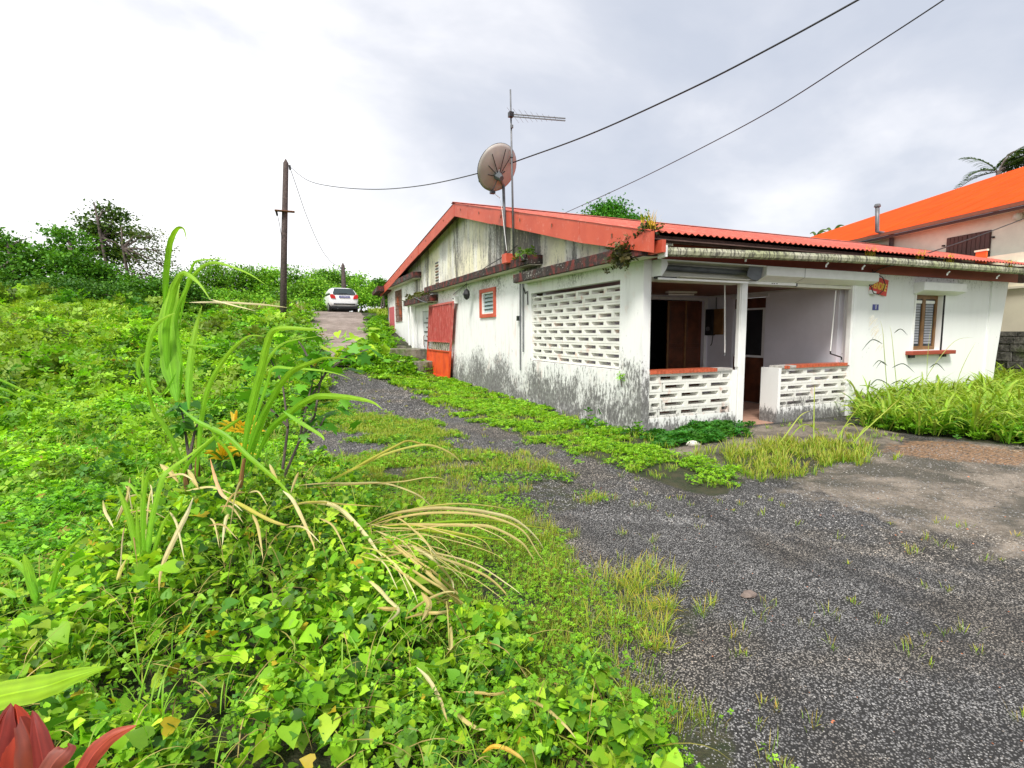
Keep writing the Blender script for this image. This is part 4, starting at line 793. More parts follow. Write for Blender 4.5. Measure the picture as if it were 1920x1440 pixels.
bo = cpart(MB().add(V, F), 'body', M_car, smooth=True); q = bo.modifiers.new('s', 'SUBSURF'); q.levels = 2; q.render_levels = 2
V = []; F = []; st2 = [(.02, .76, .66, 1.0, 1.04), (.12, .77, .64, .98, 1.25), (.35, .78, .60, .98, 1.42), (.9, .78, .58, .98, 1.49), (1.7, .78, .57, .98, 1.50), (2.3, .76, .56, .96, 1.40), (2.95, .72, .62, .92, .98)]
for (y, a, b, z0, z1) in st2:
    pts = [(-a, z0), (-a*.97, z0+(z1-z0)*.4), (-b*1.02, z1-.05), (-b*.85, z1), (b*.85, z1), (b*1.02, z1-.05), (a*.97, z0+(z1-z0)*.4), (a, z0)]; V += [(x, y, z) for x, z in pts]
n = 8
for i in range(len(st2)-1):
    for k in range(n): F.append((i*n+k, i*n+(k+1) % n, (i+1)*n+(k+1) % n, (i+1)*n+k))
F += [tuple(range(n))[::-1], tuple(range((len(st2)-1)*n, len(st2)*n))]
rf = cpart(MB().add(V, F), 'roof', M_car, smooth=True); q = rf.modifiers.new('s', 'SUBSURF'); q.levels = 2; q.render_levels = 2
cpart(MB().add([(-.62, -.02, 1.02), (.62, -.02, 1.02), (.65, .0, 1.1), (.52, .24, 1.385), (-.52, .24, 1.385), (-.65, .0, 1.1), (-.62, .04, 1.02), (.62, .04, 1.02), (.65, .06, 1.1), (.52, .29, 1.37), (-.52, .29, 1.37), (-.65, .06, 1.1)], [(0, 1, 2, 3, 4, 5), (0, 6, 7, 1), (1, 7, 8, 2), (2, 8, 9, 3), (3, 9, 10, 4), (4, 10, 11, 5), (5, 11, 6, 0)]), 'rear_window', M_cglass)
for s_ in (-1, 1):
    cpart(MB().add([(s_*.775, .55, 1.06), (s_*.775, 2.4, 1.04), (s_*.61, 2.0, 1.38), (s_*.60, .75, 1.40), (s_*.72, .55, 1.06), (s_*.72, 2.4, 1.04), (s_*.56, 2.0, 1.38), (s_*.56, .75, 1.40)], [(0, 1, 2, 3), (0, 4, 5, 1), (1, 5, 6, 2), (2, 6, 7, 3), (3, 7, 4, 0)]), 'side_window', M_cglass)
    cpart(MB().prism([(s_*.50, .76), (s_*.78, .80), (s_*.80, .98), (s_*.72, 1.03), (s_*.54, .94)], 'y', -.05, .12), 'tail_lamp', M_red, bevel=.015)
    cpart(MB().box(s_*.84-.07, 2.35, .98, s_*.84+.11, 2.5, 1.12), 'wing_mirror', M_black, bevel=.02)
    for wy in (.55, 2.95):
        wh = cpart(MB().tube([(s_*.62, wy, .30), (s_*.64, wy, .30), (s_*.82, wy, .30), (s_*.84, wy, .30)], [.27, .30, .30, .27], 20), 'tyre', M_tyre); 
        cpart(MB().tube([(s_*.80, wy, .30), (s_*.845, wy, .30)], [.19, .17], 12), 'rim', M_rimm, wh)
cpart(MB().box(-.62, -.06, .43, .62, .02, .50), 'bumper_strip', M_black, bevel=.01); cpart(MB().box(-.74, -.03, .20, .74, .2, .31), 'bumper_underside', M_black); cpart(MB().box(-.55, .2, .10, .55, 3.4, .34), 'underbody', M_black); cpart(MB().box(-.30, -.055, .835, .30, -.02, .945), 'licence_plate', M_blue); cpart(MB().tube([(-.4, .1, .2), (-.4, -.05, .2)], .025, 8), 'exhaust', M_galv)
me = text('CK 524 AX', .10, M_whiteink, (0, 0, 0), Matrix.Identity(4), .001, .001); me.transform(Matrix.Rotation(R_(90), 4, 'X')); me.transform(Matrix.Translation((0, -.058, .89))); me.transform(CAR); link('plate_lettering', me, car)
cpart(MB().tube([(-.3, -.035, 1.06), (.15, .0, 1.09)], .012, 5), 'wiper', M_black)

# ================================================================== VEGETATION: stuff
def jit2(p): return (np.stack([fbm(p[:, 0], p[:, 1], 2.3, 4), fbm(p[:, 1]+9, p[:, 0], 2.3, 4)], 1)-.5)*1.25+rng.normal(0, .09, p.shape)
def sample(pg, dens, far=0., maxn=400000):
    """random plan points in a polygon; density per m2 falls with distance from the viewpoint"""
    lo, hi = pg.min(0), pg.max(0); A = np.prod(hi-lo); n = int(min(maxn*4, A*dens)); p = U(lo, hi, (n, 2))
    p = p[inpoly(p+jit2(p), pg)]
    if far: r = np.hypot(p[:, 0], p[:, 1]); p = p[U(size=len(p)) < np.clip((far/np.maximum(r, .1))**1.7, 0, 1)]
    return p[:maxn]
def sample_r(pg, r0, r1, dens, mx=90000):
    a0, a1 = -.74, 1.2; A = .5*(r1*r1-r0*r0)*(a1-a0); n = int(A*dens); az = U(a0, a1, n); r = np.sqrt(U(r0*r0, r1*r1, n)); p = np.stack([r*np.sin(az), r*np.cos(az)], 1)
    p = p[inpoly(p+jit2(p), pg)]; return p[:mx]
mound_c = P(475, 925, 3.75); mound_c2 = P(250, 1150, 2.7); mound_c3 = P(620, 1120, 2.7)
def mound(x, y):
    g = lambda c, r, h: h*np.exp(-((x-c[0])**2+(y-c[1])**2)/(2*r*r))
    return g(mound_c, .62, .46)+g(mound_c2, .7, .18)+g(mound_c3, .5, .14)+.10
heart = np.array([(0, 0, 0), (0, .3, -.03), (0, .66, -.04), (0, 1.1, -.16), (.28, -.17, .03), (.54, .06, .08), (.47, .42, .07), (.22, .78, 0), (-.28, -.17, .03), (-.54, .06, .08), (-.47, .42, .07), (-.22, .78, 0)])
heartF = np.array([(0, 4, 5, 1), (1, 5, 6, 2), (2, 6, 7, 3), (0, 1, 9, 8), (1, 2, 10, 9), (2, 3, 11, 10)])
G1, G2, G3, G4, G5 = (.15, .37, .016), (.27, .53, .024), (.42, .62, .035), (.06, .20, .016), (.025, .085, .010)
p = sample(PG['vine'], 3500); hole = fbm(p[:, 0]+3, p[:, 1], 3.6, 4); p = p[(hole > .40) | (U(size=len(p)) < .16)]; n = len(p); mh = mound(p[:, 0], p[:, 1]); lump = (fbm(p[:, 0]+3, p[:, 1], 3.6, 4)-.5)
rdep = U(size=n)**.55; z = ter(p[:, 0], p[:, 1])+(mh+lump*.42)*rdep+.02
size = np.clip(rng.lognormal(math.log(.025), .48, n), .010, .062)*(1+.25*(lump > .05))
colr = pal(n, [G1, G2, G3, G4, G5], [3, 4, 3, 2.4, 1.8], .18)*(.70+.8*fbm(p[:, 0]+60, p[:, 1], 2.2, 3))[:, None]; colr[U(size=n) < .012] = (.55, .42, .03)
link('vine_ground_cover', scatter('vine_ground_cover', heart, heartF, np.column_stack([p, z]), U(0, 6.28, n), rng.normal(.0, .6, n)-.3, rng.normal(0, .55, n), size, colr, M_leaf), None, smooth=True, label='heart leaved vines covering the mound in the foreground', cat='vine', kind='stuff')
# small round and pointed leaves between (field ground cover, sprigs of five leaves)
def sprig(k=5, w=.42):
    V = []; F = []
    for i in range(k):
        a = 6.283*i/k+.3*(i % 2); r = np.array([math.cos(a), math.sin(a)]); s_ = np.array([-r[1], r[0]]); e = .28+.22*(i % 3)/2; zt = .10+.22*(i % 2); b = len(V)
        for q, zz in ((r*.08, 0), (r*.5+s_*w*.5, zt), (r*1.0, e*.55), (r*.5-s_*w*.5, zt)): V.append((q[0], q[1], zz))
        F.append((b, b+1, b+2, b+3))
    return np.array(V), np.array(F)
sv, sf = sprig(); sv4, sf4 = sprig(4, .7)
def hump(x, y): return np.clip(fbm(x+11, y+5, .42, 4)-.36, 0, 1)*1.5
# near and middle field
fieldpg = PG['field']; p = np.concatenate([sample_r(fieldpg, .5, 5, 1150), sample_r(fieldpg, 5, 8, 720), sample_r(fieldpg, 8, 13, 400), sample_r(fieldpg, 13, 20, 170), sample_r(fieldpg, 20, 34, 62), sample_r(fieldpg, 34, 50, 12)]); r = np.hypot(p[:, 0], p[:, 1]); n = len(p)
lod = np.clip((r/6.5)**.8, .75, 4.2); cl = fbm(p[:, 0], p[:, 1], 1.9, 4); hh = (.05+hump(p[:, 0], p[:, 1])*.62*np.clip(r/8, .4, 1.3)+(cl-.45)*.28)
z = ter(p[:, 0], p[:, 1])+np.maximum(hh, .02)*U(size=n)**.5
yl = fbm(p[:, 0]+30, p[:, 1]+7, .45, 3)
colr = pal(n, [G1, G2, (.17, .38, .02), G4, (.10, .26, .02)], [3, 4, 3, 1.5, 2], .18); patch = fbm(p[:, 0]+80, p[:, 1]+3, .8, 4); colr = colr*(.70+1.0*np.clip((patch-.25)*1.9, 0, 1))[:, None]; colr = colr*(.86+.6*np.clip((yl-.25)*1.6, 0, 1))[:, None]*np.array([1, 1, 1]); colr[:, 0] *= .8+.9*np.clip(yl-.25, 0, 1); colr[U(size=n) < .02] = (.34, .26, .05)
fpos, fa, fb, fc, fs = np.column_stack([p, z]), U(0, 6.28, n), rng.normal(0, .35, n), rng.normal(0, .35, n), .042*lod*U(.7, 1.35, n)
for sel_, tv_, nm_, lb_ in ((r < 8.5, (sv4, sf4), 'field_ground_cover', 'low leafy weeds on the near part of the field left of the track'), (r >= 8.5, sprig(3, .8), 'far_field_ground_cover', 'low leafy weeds on the far rising part of the field')):
    link(nm_, scatter(nm_, *tv_, fpos[sel_], fa[sel_], fb[sel_], fc[sel_], fs[sel_]*(1.08 if nm_[0] == 'f' else 1.), colr[sel_], M_leaf), None, label=lb_, cat='weeds', kind='stuff')

def cover(key, dens, far, size, h, cols, wts, name, label, tv=(sv4, sf4), cat='weeds', mx=60000, jit=.16):
    p = sample(PG[key], dens, far, mx); n = len(p); r = np.hypot(p[:, 0], p[:, 1]); cl = fbm(p[:, 0]+2, p[:, 1]+8, 2.3, 3); keep = cl > {'mid': .42, 'mid2': .46, 'near': .40, 'front': .36, 'wall': .41, 'bank': .3}.get(key, 0); p, r, cl = p[keep], r[keep], cl[keep]; n = len(p)
    z = ter(p[:, 0], p[:, 1])+h*U(size=n)**.6*(.3+1.5*np.clip(cl-.3, 0, 1)*1.6)+.01
    link(name, scatter(name, *tv, np.column_stack([p, z]), U(0, 6.28, n), rng.normal(0, .35, n), rng.normal(0, .35, n), size*np.clip(r/6, .7, 3)*U(.7, 1.3, n), pal(n, cols, wts, jit), M_leaf), None, label=label, cat=cat, kind='stuff')
p = np.concatenate([sample_r(fieldpg, 4, 9, 5), sample_r(fieldpg, 9, 18, 2.2), sample_r(fieldpg, 18, 34, .8)]); n0 = len(p); k_ = 34; hh_ = U(.15, .55, n0)*np.clip(np.hypot(p[:, 0], p[:, 1])/9, .6, 1.7); cc_ = pal(n0, [G1, G2, G4, (.30, .46, .05), (.20, .30, .05)], None, .22)
q = np.repeat(p, k_, 0); hq = np.repeat(hh_, k_); u_ = U(size=len(q)); q = q+rng.normal(0, 1, q.shape)*(hq*.42*(1.1-u_*.7))[:, None]; z = ter(q[:, 0], q[:, 1])+hq*u_; n = len(q); rq = np.hypot(q[:, 0], q[:, 1])
link('field_bushes', scatter('field_bushes', sv4, sf4, np.column_stack([q, z]), U(0, 6.28, n), rng.normal(0, .6, n), rng.normal(0, .6, n), .052*np.clip(rq/7, .8, 3.2)*U(.7, 1.4, n), np.clip(np.repeat(cc_, k_, 0)*(1+rng.normal(0, .12, (n, 1))), .005, .9), M_leaf), None, label='knee high leafy weeds standing out of the field', cat='weeds', kind='stuff')
cover('wall', 1900, 8, .022, .055, [G1, G2, (.28, .52, .02), G4], [2, 3, 3, 1.5], 'wall_creepers', 'bright green creeping weeds along the foot of the long side wall')
cover('ivy', 1300, 8, .04, .09, [(.03, .16, .02), (.05, .22, .02), G4], None, 'ivy_patch', 'dark green ivy leaves at the base of the left parapet')
cover('tall', 420, 9, .05, .22, [G1, G4, (.16, .34, .02)], None, 'weed_undergrowth', 'low green weeds under the tall grass by the front wall')
cover('near', 2400, 4.5, .02, .05, [G1, G2, (.2, .42, .02)], None, 'small_weeds', 'tiny leaved weeds between the vines and the gravel')
cover('mid', 1300, 8, .022, .05, [G2, (.17, .36, .02), G4], None, 'small_weeds', 'tiny leaved weeds on the strip between the wheel tracks')
cover('mid2', 1200, 7, .02, .04, [G2, (.17, .36, .02), G4], None, 'small_weeds', 'tiny leaved weeds on the near end of the middle strip')
cover('bank', 900, 12, .035, .2, [G1, G2, (.22, .5, .02), G4], None, 'bank_weeds', 'green weeds between the stone steps and the road')
# grass as blades in tufts
def grass(key, tufts, per, ln, wd, cols, tip, name, label, far=0, K=3, bend=(.3, 1.5), spread=.05, el=(1.0, 1.55), thr=0., cat='grass', mx=14000, fold=0., pg=None):
    p = sample(PG[key] if pg is None else pg, tufts, far, mx) if key != 'field' or pg is not None else np.concatenate([sample_r(PG[key], a, b, d) for a, b, d in ((.5, 6, 70), (6, 12, 30), (12, 22, 12), (22, 40, 5))])
    cl = fbm(p[:, 0]+5, p[:, 1]+1, 2.6, 3); p = p[cl > thr]; n0 = len(p); r = np.hypot(p[:, 0], p[:, 1]); tsz = U(.6, 1.3, n0)
    b = np.repeat(p, per, 0); ts = np.repeat(tsz, per); rr = np.repeat(r, per); n = len(b); az = U(0, 6.28, n); off = spread*rng.random(n)*ts; b = b+np.stack([np.cos(az), np.sin(az)], 1)*off[:, None]
    z = ter(b[:, 0], b[:, 1])+.005+(mound(b[:, 0], b[:, 1])*.6 if key == 'vine' else 0)
    lo_ = np.clip(rr/5, .8, 3)
    me = ribbons(name, np.column_stack([b, z]), az+rng.normal(0, .4, n), U(*el, n), U(*bend, n), ln*ts*U(.5, 1.2, n), wd*lo_*U(.7, 1.3, n), K, pal(n, cols, None, .15), M_leaf, fold, 1.4, pal(n, [tip], None, .2), .5)
    return link(name, me, None, label=label, cat=cat, kind='stuff')
YG = [(.26, .48, .02), (.36, .52, .03), (.17, .44, .02), (.14, .34, .02)]; TIP = (.42, .36, .07)
grass('near', 800, 9, .075, .0032, YG+[(.4, .30, .05)], TIP, 'verge_grass', 'fine yellow green grass between the vines and the gravel', K=2, far=4.5, thr=.36)
grass('tuft', 110, 26, .13, .0042, YG+[(.42, .34, .05)], (.55, .38, .07), 'grass_tufts', 'yellowing grass tufts growing out of the gravel', K=4, thr=.33, el=(.75, 1.5))
grass('mid', 420, 9, .08, .0042, YG, TIP, 'strip_grass', 'low grass strip between the wheel tracks', far=9, thr=.38)
grass('mid2', 380, 8, .08, .0036, YG+[(.4, .25, .05)], TIP, 'strip_grass', 'sparse grass on the near end of the middle strip', far=7, thr=.42)
grass('wall', 120, 8, .075, .0045, YG, TIP, 'wall_grass', 'short grass among the creepers along the side wall', far=9, thr=.3)
grass('front', 150, 11, .15, .005, YG+[(.42, .36, .08)], TIP, 'porch_grass', 'light green grass patch in front of the doorstep', far=8, thr=.43, K=4)
grass('apron', 22, 7, .09, .004, YG, TIP, 'apron_grass', 'scattered grass on the mossy concrete by the porch', thr=.5)
grass('tall', 42, 12, .66, .014, [(.20, .44, .02), (.28, .50, .04), (.12, .36, .02), (.16, .32, .02), (.36, .38, .08)], (.36, .48, .06), 'tall_grass', 'tall drooping bright green grass in front of the right wall', K=5, bend=(1.0, 2.5), spread=.12, el=(1.0, 1.55), thr=.3)
cover('vine', 700, 0, .03, .22, [G1, G2, G4, (.16, .34, .02)], None, 'mixed_weeds', 'small pointed weeds mixed into the foreground vines')
p = sample(PG['vine'], 120); n = len(p); z = ter(p[:, 0], p[:, 1])+mound(p[:, 0], p[:, 1])*U(.5, 1.02, n)
link('vine_runners', ribbons('vine_runners', np.column_stack([p, z]), U(0, 6.28, n), U(.2, 1.2, n), U(.8, 2.6, n), U(.12, .38, n), U(.003, .006, n), 7, pal(n, [(.30, .34, .06), (.42, .32, .12), (.2, .3, .05), (.12, .08, .03)]), M_dry), None, label='thin looping vine runners and twigs among the foreground vines', cat='vine', kind='stuff')
grass('vine', 34, 3, .24, .007, [(.16, .42, .02), (.22, .46, .03)], (.3, .42, .05), 'vine_grass', 'broad grass blades growing through the foreground vines', K=5, bend=(.6, 2.2), fold=.2)
grass('field', 90, 8, .22, .006, [(.2, .38, .02), (.3, .40, .04), (.14, .32, .02)], (.42, .38, .10), 'field_grass', 'feathery pale grass scattered through the field', far=6, thr=.52, mx=14000, K=3)
grass('trk', 24, 12, .06, .0035, YG+[(.45, .30, .05)], (.5, .35, .08), 'gravel_grass', 'tiny grass tufts dotted over the gravel', far=3.8, thr=.52, mx=2000)
hill = np.array([(4.9, 27.6), (5.2, 33), (5, 45), (20, 45), (20, 27.6)]); hill2 = np.array([(-9, 30), (1.2, 30), (1.2, 33), (-4, 36), (-30, 40), (-30, 26)])
grass('field', 40, 9, .32, .03, [(.2, .42, .02), (.3, .44, .04)], (.36, .42, .05), 'hill_grass', 'bright grass bank to the right of the road behind the house', pg=hill, mx=2300, K=2)
grass('field', 26, 8, .55, .03, [(.2, .34, .03), (.3, .36, .06), (.14, .28, .02)], (.40, .38, .14), 'hilltop_grass', 'taller pale grass along the top of the field', pg=hill2, mx=2600, K=2)
# stone chips on the gravel
def chips(n0, rmin, rmax, s0, name, label, pgk='trk'):
    a = U(.05, 1.75, n0*5); r = np.sqrt(U(rmin**2, rmax**2, n0*5)); p = np.stack([r*np.cos(a), r*np.sin(a)], 1); p = p[(p[:, 1] > .3) & inpoly(p, PG[pgk]) & ~((p[:, 0] > 5.0) & (p[:, 1] > 6.5))]
    p = p[:n0]; n = len(p); T = np.array([(-.5, -.4, 0), (.5, -.45, 0), (.55, .4, 0), (-.45, .5, 0), (-.18, -.1, .46), (.22, .12, .40)]); Fc = np.array([(0, 1, 4, 4), (1, 2, 5, 4), (2, 3, 5, 5), (3, 0, 4, 5)])
    Fc = np.array([(0, 1, 4), (1, 5, 4), (1, 2, 5), (2, 3, 5), (3, 4, 5), (3, 0, 4)])
    col = pal(n, [(.11, .108, .11), (.21, .206, .204), (.30, .293, .284), (.38, .37, .35), (.29, .25, .21)], [2.6, 4, 3.4, 1.4, .8], .16); col[U(size=n) < .003] = (.55, .53, .5); col[U(size=n) < .003] = (.5, .16, .06)
    sc = np.column_stack([s0*U(.6, 1.5, n), s0*U(.6, 1.5, n), s0*U(.5, 1.2, n)])
    z = ter(p[:, 0], p[:, 1])+(fbm(p[:, 0], p[:, 1], 1.3)-.5)*.07*np.clip(r[:1]*0+np.hypot(p[:, 0], p[:, 1])/4, .3, 1)-.002
    link(name, scatter(name, T, Fc, np.column_stack([p, z]), U(0, 6.28, n), rng.normal(0, .3, n), rng.normal(0, .3, n), sc, col, M_chip), None, label=label, cat='gravel', kind='stuff')
chips(52000, .6, 4.6, .0078, 'gravel', 'loose grey gravel chips covering the near part of the yard')
chips(26000, 4.4, 10, .0125, 'gravel', 'loose grey gravel chips covering the farther part of the track')
chips(14000, 10, 19, .022, 'gravel', 'coarse gravel on the far stretch of the track beside the gate'); chips(9000, 3, 11, .014, 'slab_gravel', 'scattered loose chips on the brown concrete by the doorstep', 'slab')
# ================================================================== individual plants
def ribbon3(pts, width, mat, c0, c1, fold=.25, name='leaf', parent=None, face=None, K=5, taper=.12, flat=False):
    """a long leaf along 3D control points, blade turned toward the open side, creased along its midrib"""
    pts = [Vector(map(float, p)) for p in pts]; out = []
    for i in range(len(pts)-1):
        p0, p1, p2, p3 = pts[max(i-1, 0)], pts[i], pts[i+1], pts[min(i+2, len(pts)-1)]
        for k in range(K): t = k/K; out.append(.5*((2*p1)+(p2-p0)*t+(2*p0-5*p1+4*p2-p3)*t*t+(3*p1-p0-3*p2+p3)*t**3))
    out.append(pts[-1]); n = len(out); V = []; Cc = []; F = []; tw0 = random.uniform(-.5, .5); tw1 = tw0+random.uniform(-.8, .8); width = width*(1. if flat else (1.3 if mat is M_leaf else 1.)); tw0, tw1 = (0, 0) if flat else (tw0, tw1)
    for i, q in enumerate(out):
        t = i/(n-1); tn = (out[min(i+1, n-1)]-out[max(i-1, 0)]).normalized(); vd = Vector(face) if face else (q-Vector(O3)).normalized()
        sd = tn.cross(vd).normalized(); sd = Matrix.Rotation(tw0+(tw1-tw0)*t, 3, tn) @ sd; nm = sd.cross(tn)
        w_ = width*.33*(min(1, taper+t*4)*(1-max(0, (t-.45)/.55)**1.7)+.02)
        c = [c0[k]*(1-t)+c1[k]*t for k in range(3)]; v_ = random.uniform(.93, 1.07); ed = .97+.05*math.sin(i*1.7+tw0*9)
        for u_, tv in ((-1, 1.02), (-.72, .80), (-.42, 1.08), (-.10, .86), (0, 1.38), (.10, .86), (.42, 1.06), (.72, .78), (1, 1.02)): V.append(q+sd*(w_*u_*ed)+nm*(w_*fold*abs(u_)+w_*.05*math.sin(u_*6+i*.9))); Cc.append([x*v_*tv for x in c])
        if i: b = 9*i; F += [(b-9+k, b-8+k, b+1+k, b+k) for k in range(8)]
    return link(name, npmesh(name, np.array([tuple(v) for v in V]), np.array(F), np.clip(np.array(Cc), 0, .9), mat), parent, smooth=True)
def leafpx(px, D0, D1, w, mat, c0, c1, parent, name='leaf', **k):
    n = len(px); pts = [P(x, y, D0+(D1-D0)*i/(n-1)) for i, (x, y) in enumerate(px)]
    for i, q in enumerate(pts):
        q[2] = max(q[2], float(ter(q[0], q[1]))+.02)
        if k.get('over'):
            D_ = D0+(D1-D0)*i/(n-1)
            while q[2] < float(ter(q[0], q[1]))+(mound(q[0], q[1])*1.12+.05 if inpoly(q[None, :2], PG['vine'])[0] else .02) and D_ > 1.2: D_ -= .05; q = P(*px[i], D_); pts[i] = q
    k.pop('over', None)
    return ribbon3(pts, w, mat, c0, c1, name=name, parent=parent, **k)
LG, LY, LP = (.17, .46, .02), (.30, .52, .03), (.40, .46, .12)
c1_ = thing('sugarcane_clump', 'tall upright cane clump with a broad vertical leaf above the vines', 'cane plant', tuple(P(400, 905, 3.6)))
def CL(px, D0, D1, w, c0=LG, c1=LY, par=None, **k): return leafpx(px, D0, D1, w, M_leaf, c0, c1, par, **k)
for a in [([(331, 752), (320, 695), (312, 626), (316, 575), (327, 535), (337, 512)], 3.4, 3.5, .135), ([(322, 745), (313, 680), (311, 620), (322, 560), (330, 530), (345, 512), (372, 530), (395, 563)], 3.45, 3.2, .05),
          ([(308, 640), (310, 556), (314, 500), (319, 462), (326, 440), (336, 428), (345, 432), (350, 452)], 3.5, 3.3, .05), ([(354, 768), (354, 720), (358, 670), (367, 615), (379, 572)], 3.4, 3.5, .05),
          ([(284, 740), (274, 695), (279, 645), (290, 612), (312, 594), (329, 587)], 3.4, 3.3, .038), ([(335, 760), (340, 690), (330, 600), (350, 540), (366, 512), (400, 492), (460, 510), (500, 535)], 3.5, 3.2, .03),
          ([(368, 905), (371, 862), (378, 782), (392, 723), (416, 680), (440, 650), (468, 630), (495, 631)], 3.6, 3.3, .036), ([(347, 886), (329, 837), (310, 800), (291, 775), (280, 740), (275, 715)], 3.6, 3.4, .036),
          ([(340, 905), (352, 870), (405, 817), (450, 785), (470, 770)], 3.5, 3.4, .03), ([(336, 763), (370, 790), (423, 817), (470, 860), (513, 896), (545, 930), (562, 945)], 3.45, 3.3, .036),
          ([(335, 620), (345, 560), (360, 500), (380, 487), (430, 487)], 3.5, 3.3, .02), ([(263, 712), (259, 690), (264, 670), (300, 645)], 3.5, 3.5, .03), ([(277, 664), (330, 650), (374, 648), (420, 655)], 3.5, 3.4, .014), ([(330, 700), (300, 740), (268, 690), (262, 672)], 3.4, 3.4, .02)]: CL(*a, par=c1_, flat=a[3] > .2)
for a in [([(355, 567), (420, 567), (500, 572), (540, 577)], 3.4, 3.2, .02), ([(390, 560), (440, 573), (480, 583)], 3.3, 3.2, .012)]: leafpx(*a, M_dry, (.75, .66, .45), (.6, .55, .3), c1_)
MB().tube([P(372, 925, 3.62), P(370, 880, 3.6), P(371, 850, 3.58)], [.02, .018, .012], 7).build('stem', M_woodl, c1_); MB().tube([P(352, 920, 3.62), P(345, 880, 3.6)], [.02, .014], 7).build('stem', M_woodl, c1_)
c2_ = thing('sugarcane_clump', 'fan of arching bright cane leaves right of the broad upright leaf', 'cane plant', tuple(P(450, 905, 3.5)))
for a in [([(451, 890), (458, 840), (468, 782), (478, 735), (489, 695), (498, 655), (508, 625), (530, 615), (590, 618), (606, 620)], 3.5, 3.2, .055), ([(458, 890), (470, 840), (492, 782), (515, 740), (533, 712), (555, 692), (590, 678), (614, 671), (663, 674)], 3.5, 3.1, .045),
          ([(468, 890), (490, 840), (512, 800), (548, 771), (575, 752), (600, 743), (640, 744), (673, 748), (700, 755), (718, 768)], 3.5, 3.0, .048), ([(455, 890), (475, 800), (500, 720), (512, 690), (545, 690), (590, 693), (631, 700), (660, 712)], 3.5, 3.2, .025),
          ([(448, 890), (470, 790), (492, 700), (512, 660), (540, 640), (600, 630)], 3.6, 3.3, .03), ([(462, 890), (490, 800), (520, 730), (545, 700), (580, 690)], 3.55, 3.3, .03), ([(445, 895), (430, 850), (400, 815), (395, 790)], 3.5, 3.4, .025), ([(530, 770), (560, 790), (600, 815), (608, 826)], 3.3, 3.2, .028)]: CL(*a, par=c2_)
MB().tube([P(446, 930, 3.52), P(452, 900, 3.5), P(458, 860, 3.48)], [.018, .016, .012], 7).build('stem', M_woodl, c2_)
c3_ = thing('sugarcane_clump', 'small young cane shoot rising from the vines at the left', 'cane plant', tuple(P(272, 1120, 2.75)))
for a in [([(273, 1125), (262, 1060), (245, 980), (228, 930), (218, 908)], 2.75, 2.8, .035), ([(273, 1125), (272, 1040), (268, 950), (268, 876)], 2.75, 2.85, .035), ([(273, 1125), (277, 1040), (283, 980), (303, 900), (318, 880), (360, 850), (404, 815)], 2.75, 2.9, .035),
          ([(272, 1125), (264, 1050), (258, 985), (256, 950)], 2.75, 2.8, .026), ([(274, 1120), (285, 1050), (305, 985), (320, 960)], 2.75, 2.8, .024), ([(273, 1120), (268, 980), (275, 900), (290, 880), (300, 900)], 2.75, 2.7, .022), ([(225, 905), (245, 910), (262, 935)], 2.8, 2.75, .02)]: CL(*a, par=c3_)
leafpx([(273, 1125), (272, 1090), (276, 1050)], 2.75, 2.75, .02, M_dry, (.7, .5, .08), LG, c3_)
c4_ = thing('grass_clump', 'low broad bladed grass clump at the far left edge', 'grass clump', tuple(P(60, 1140, 2.5)))
for a in [([(68, 1130), (58, 1090), (50, 1060), (44, 1038)], 2.5, 2.5, .045), ([(90, 1150), (98, 1100), (112, 1055), (140, 1020), (160, 1000)], 2.5, 2.6, .026), ([(70, 1120), (50, 1075), (20, 1050), (-10, 1045)], 2.5, 2.5, .03), ([(100, 1110), (120, 1070), (160, 1045), (178, 1042)], 2.5, 2.6, .02), ([(30, 1120), (15, 1110), (-10, 1100)], 2.4, 2.4, .03)]: CL(*a, par=c4_)
c5_ = thing('grass_clump', 'long thin grass blades reaching in over the field from the left edge', 'grass clump', tuple(P(-80, 860, 3.2)))
for a in [([(-60, 890), (-20, 868), (30, 840), (90, 795), (150, 762)], 3.2, 3.3, .018), ([(-60, 690), (0, 712), (60, 738), (110, 752)], 3.2, 3.4, .014), ([(-60, 720), (0, 728), (25, 738), (45, 750)], 3.2, 3.3, .018), ([(-60, 760), (-10, 745), (20, 748)], 3.2, 3.2, .016)]: CL(*a, par=c5_)
# dry cane leaves spilling to the right
dl = thing('dry_cane_clump', 'heap of arching dead tan cane leaves spilling right over the vines', 'dead leaves', tuple(P(690, 985, 3.4)))
T1_, T2_, T3_, YL = (.56, .49, .22), (.47, .36, .13), (.66, .62, .38), (.46, .47, .06)
def DL(px, w, c0, c1, D0=3.4, D1=None):
    xe, ye = px[-1]; Dg = float(np.dot(gp(xe, ye)-O3, fwd)); D1 = min(Dg, D0+.5) if D1 is None else D1
    leafpx(px, D0, D1, w, M_dry, c0, c1, dl, fold=.35, over=True)
DL([(611, 903), (650, 885), (704, 856), (745, 835), (766, 827), (795, 834), (825, 840), (850, 852), (872, 878)], .030, YL, T2_, 4.0)
DL([(614, 905), (660, 882), (722, 852), (780, 836), (813, 836), (845, 850), (865, 868), (875, 888)], .026, YL, T1_, 4.0)
DL([(560, 910), (605, 906), (650, 906), (722, 906), (777, 924), (800, 940), (813, 957), (824, 976)], .026, T1_, T1_, 3.9)
DL([(560, 916), (640, 910), (722, 905), (760, 902), (800, 895), (830, 898), (850, 915)], .014, T2_, T1_, 3.9)
DL([(686, 984), (730, 965), (777, 957), (820, 953), (867, 955), (910, 960), (957, 971), (985, 988), (1008, 1011), (1022, 1040)], .036, T2_, T3_)
DL([(690, 986), (740, 966), (790, 952), (850, 945), (900, 947), (950, 955), (970, 965)], .022, YL, T1_)
DL([(688, 988), (740, 972), (800, 962), (870, 962), (930, 972), (980, 995), (1010, 1040), (1022, 1062)], .024, T2_, T1_)
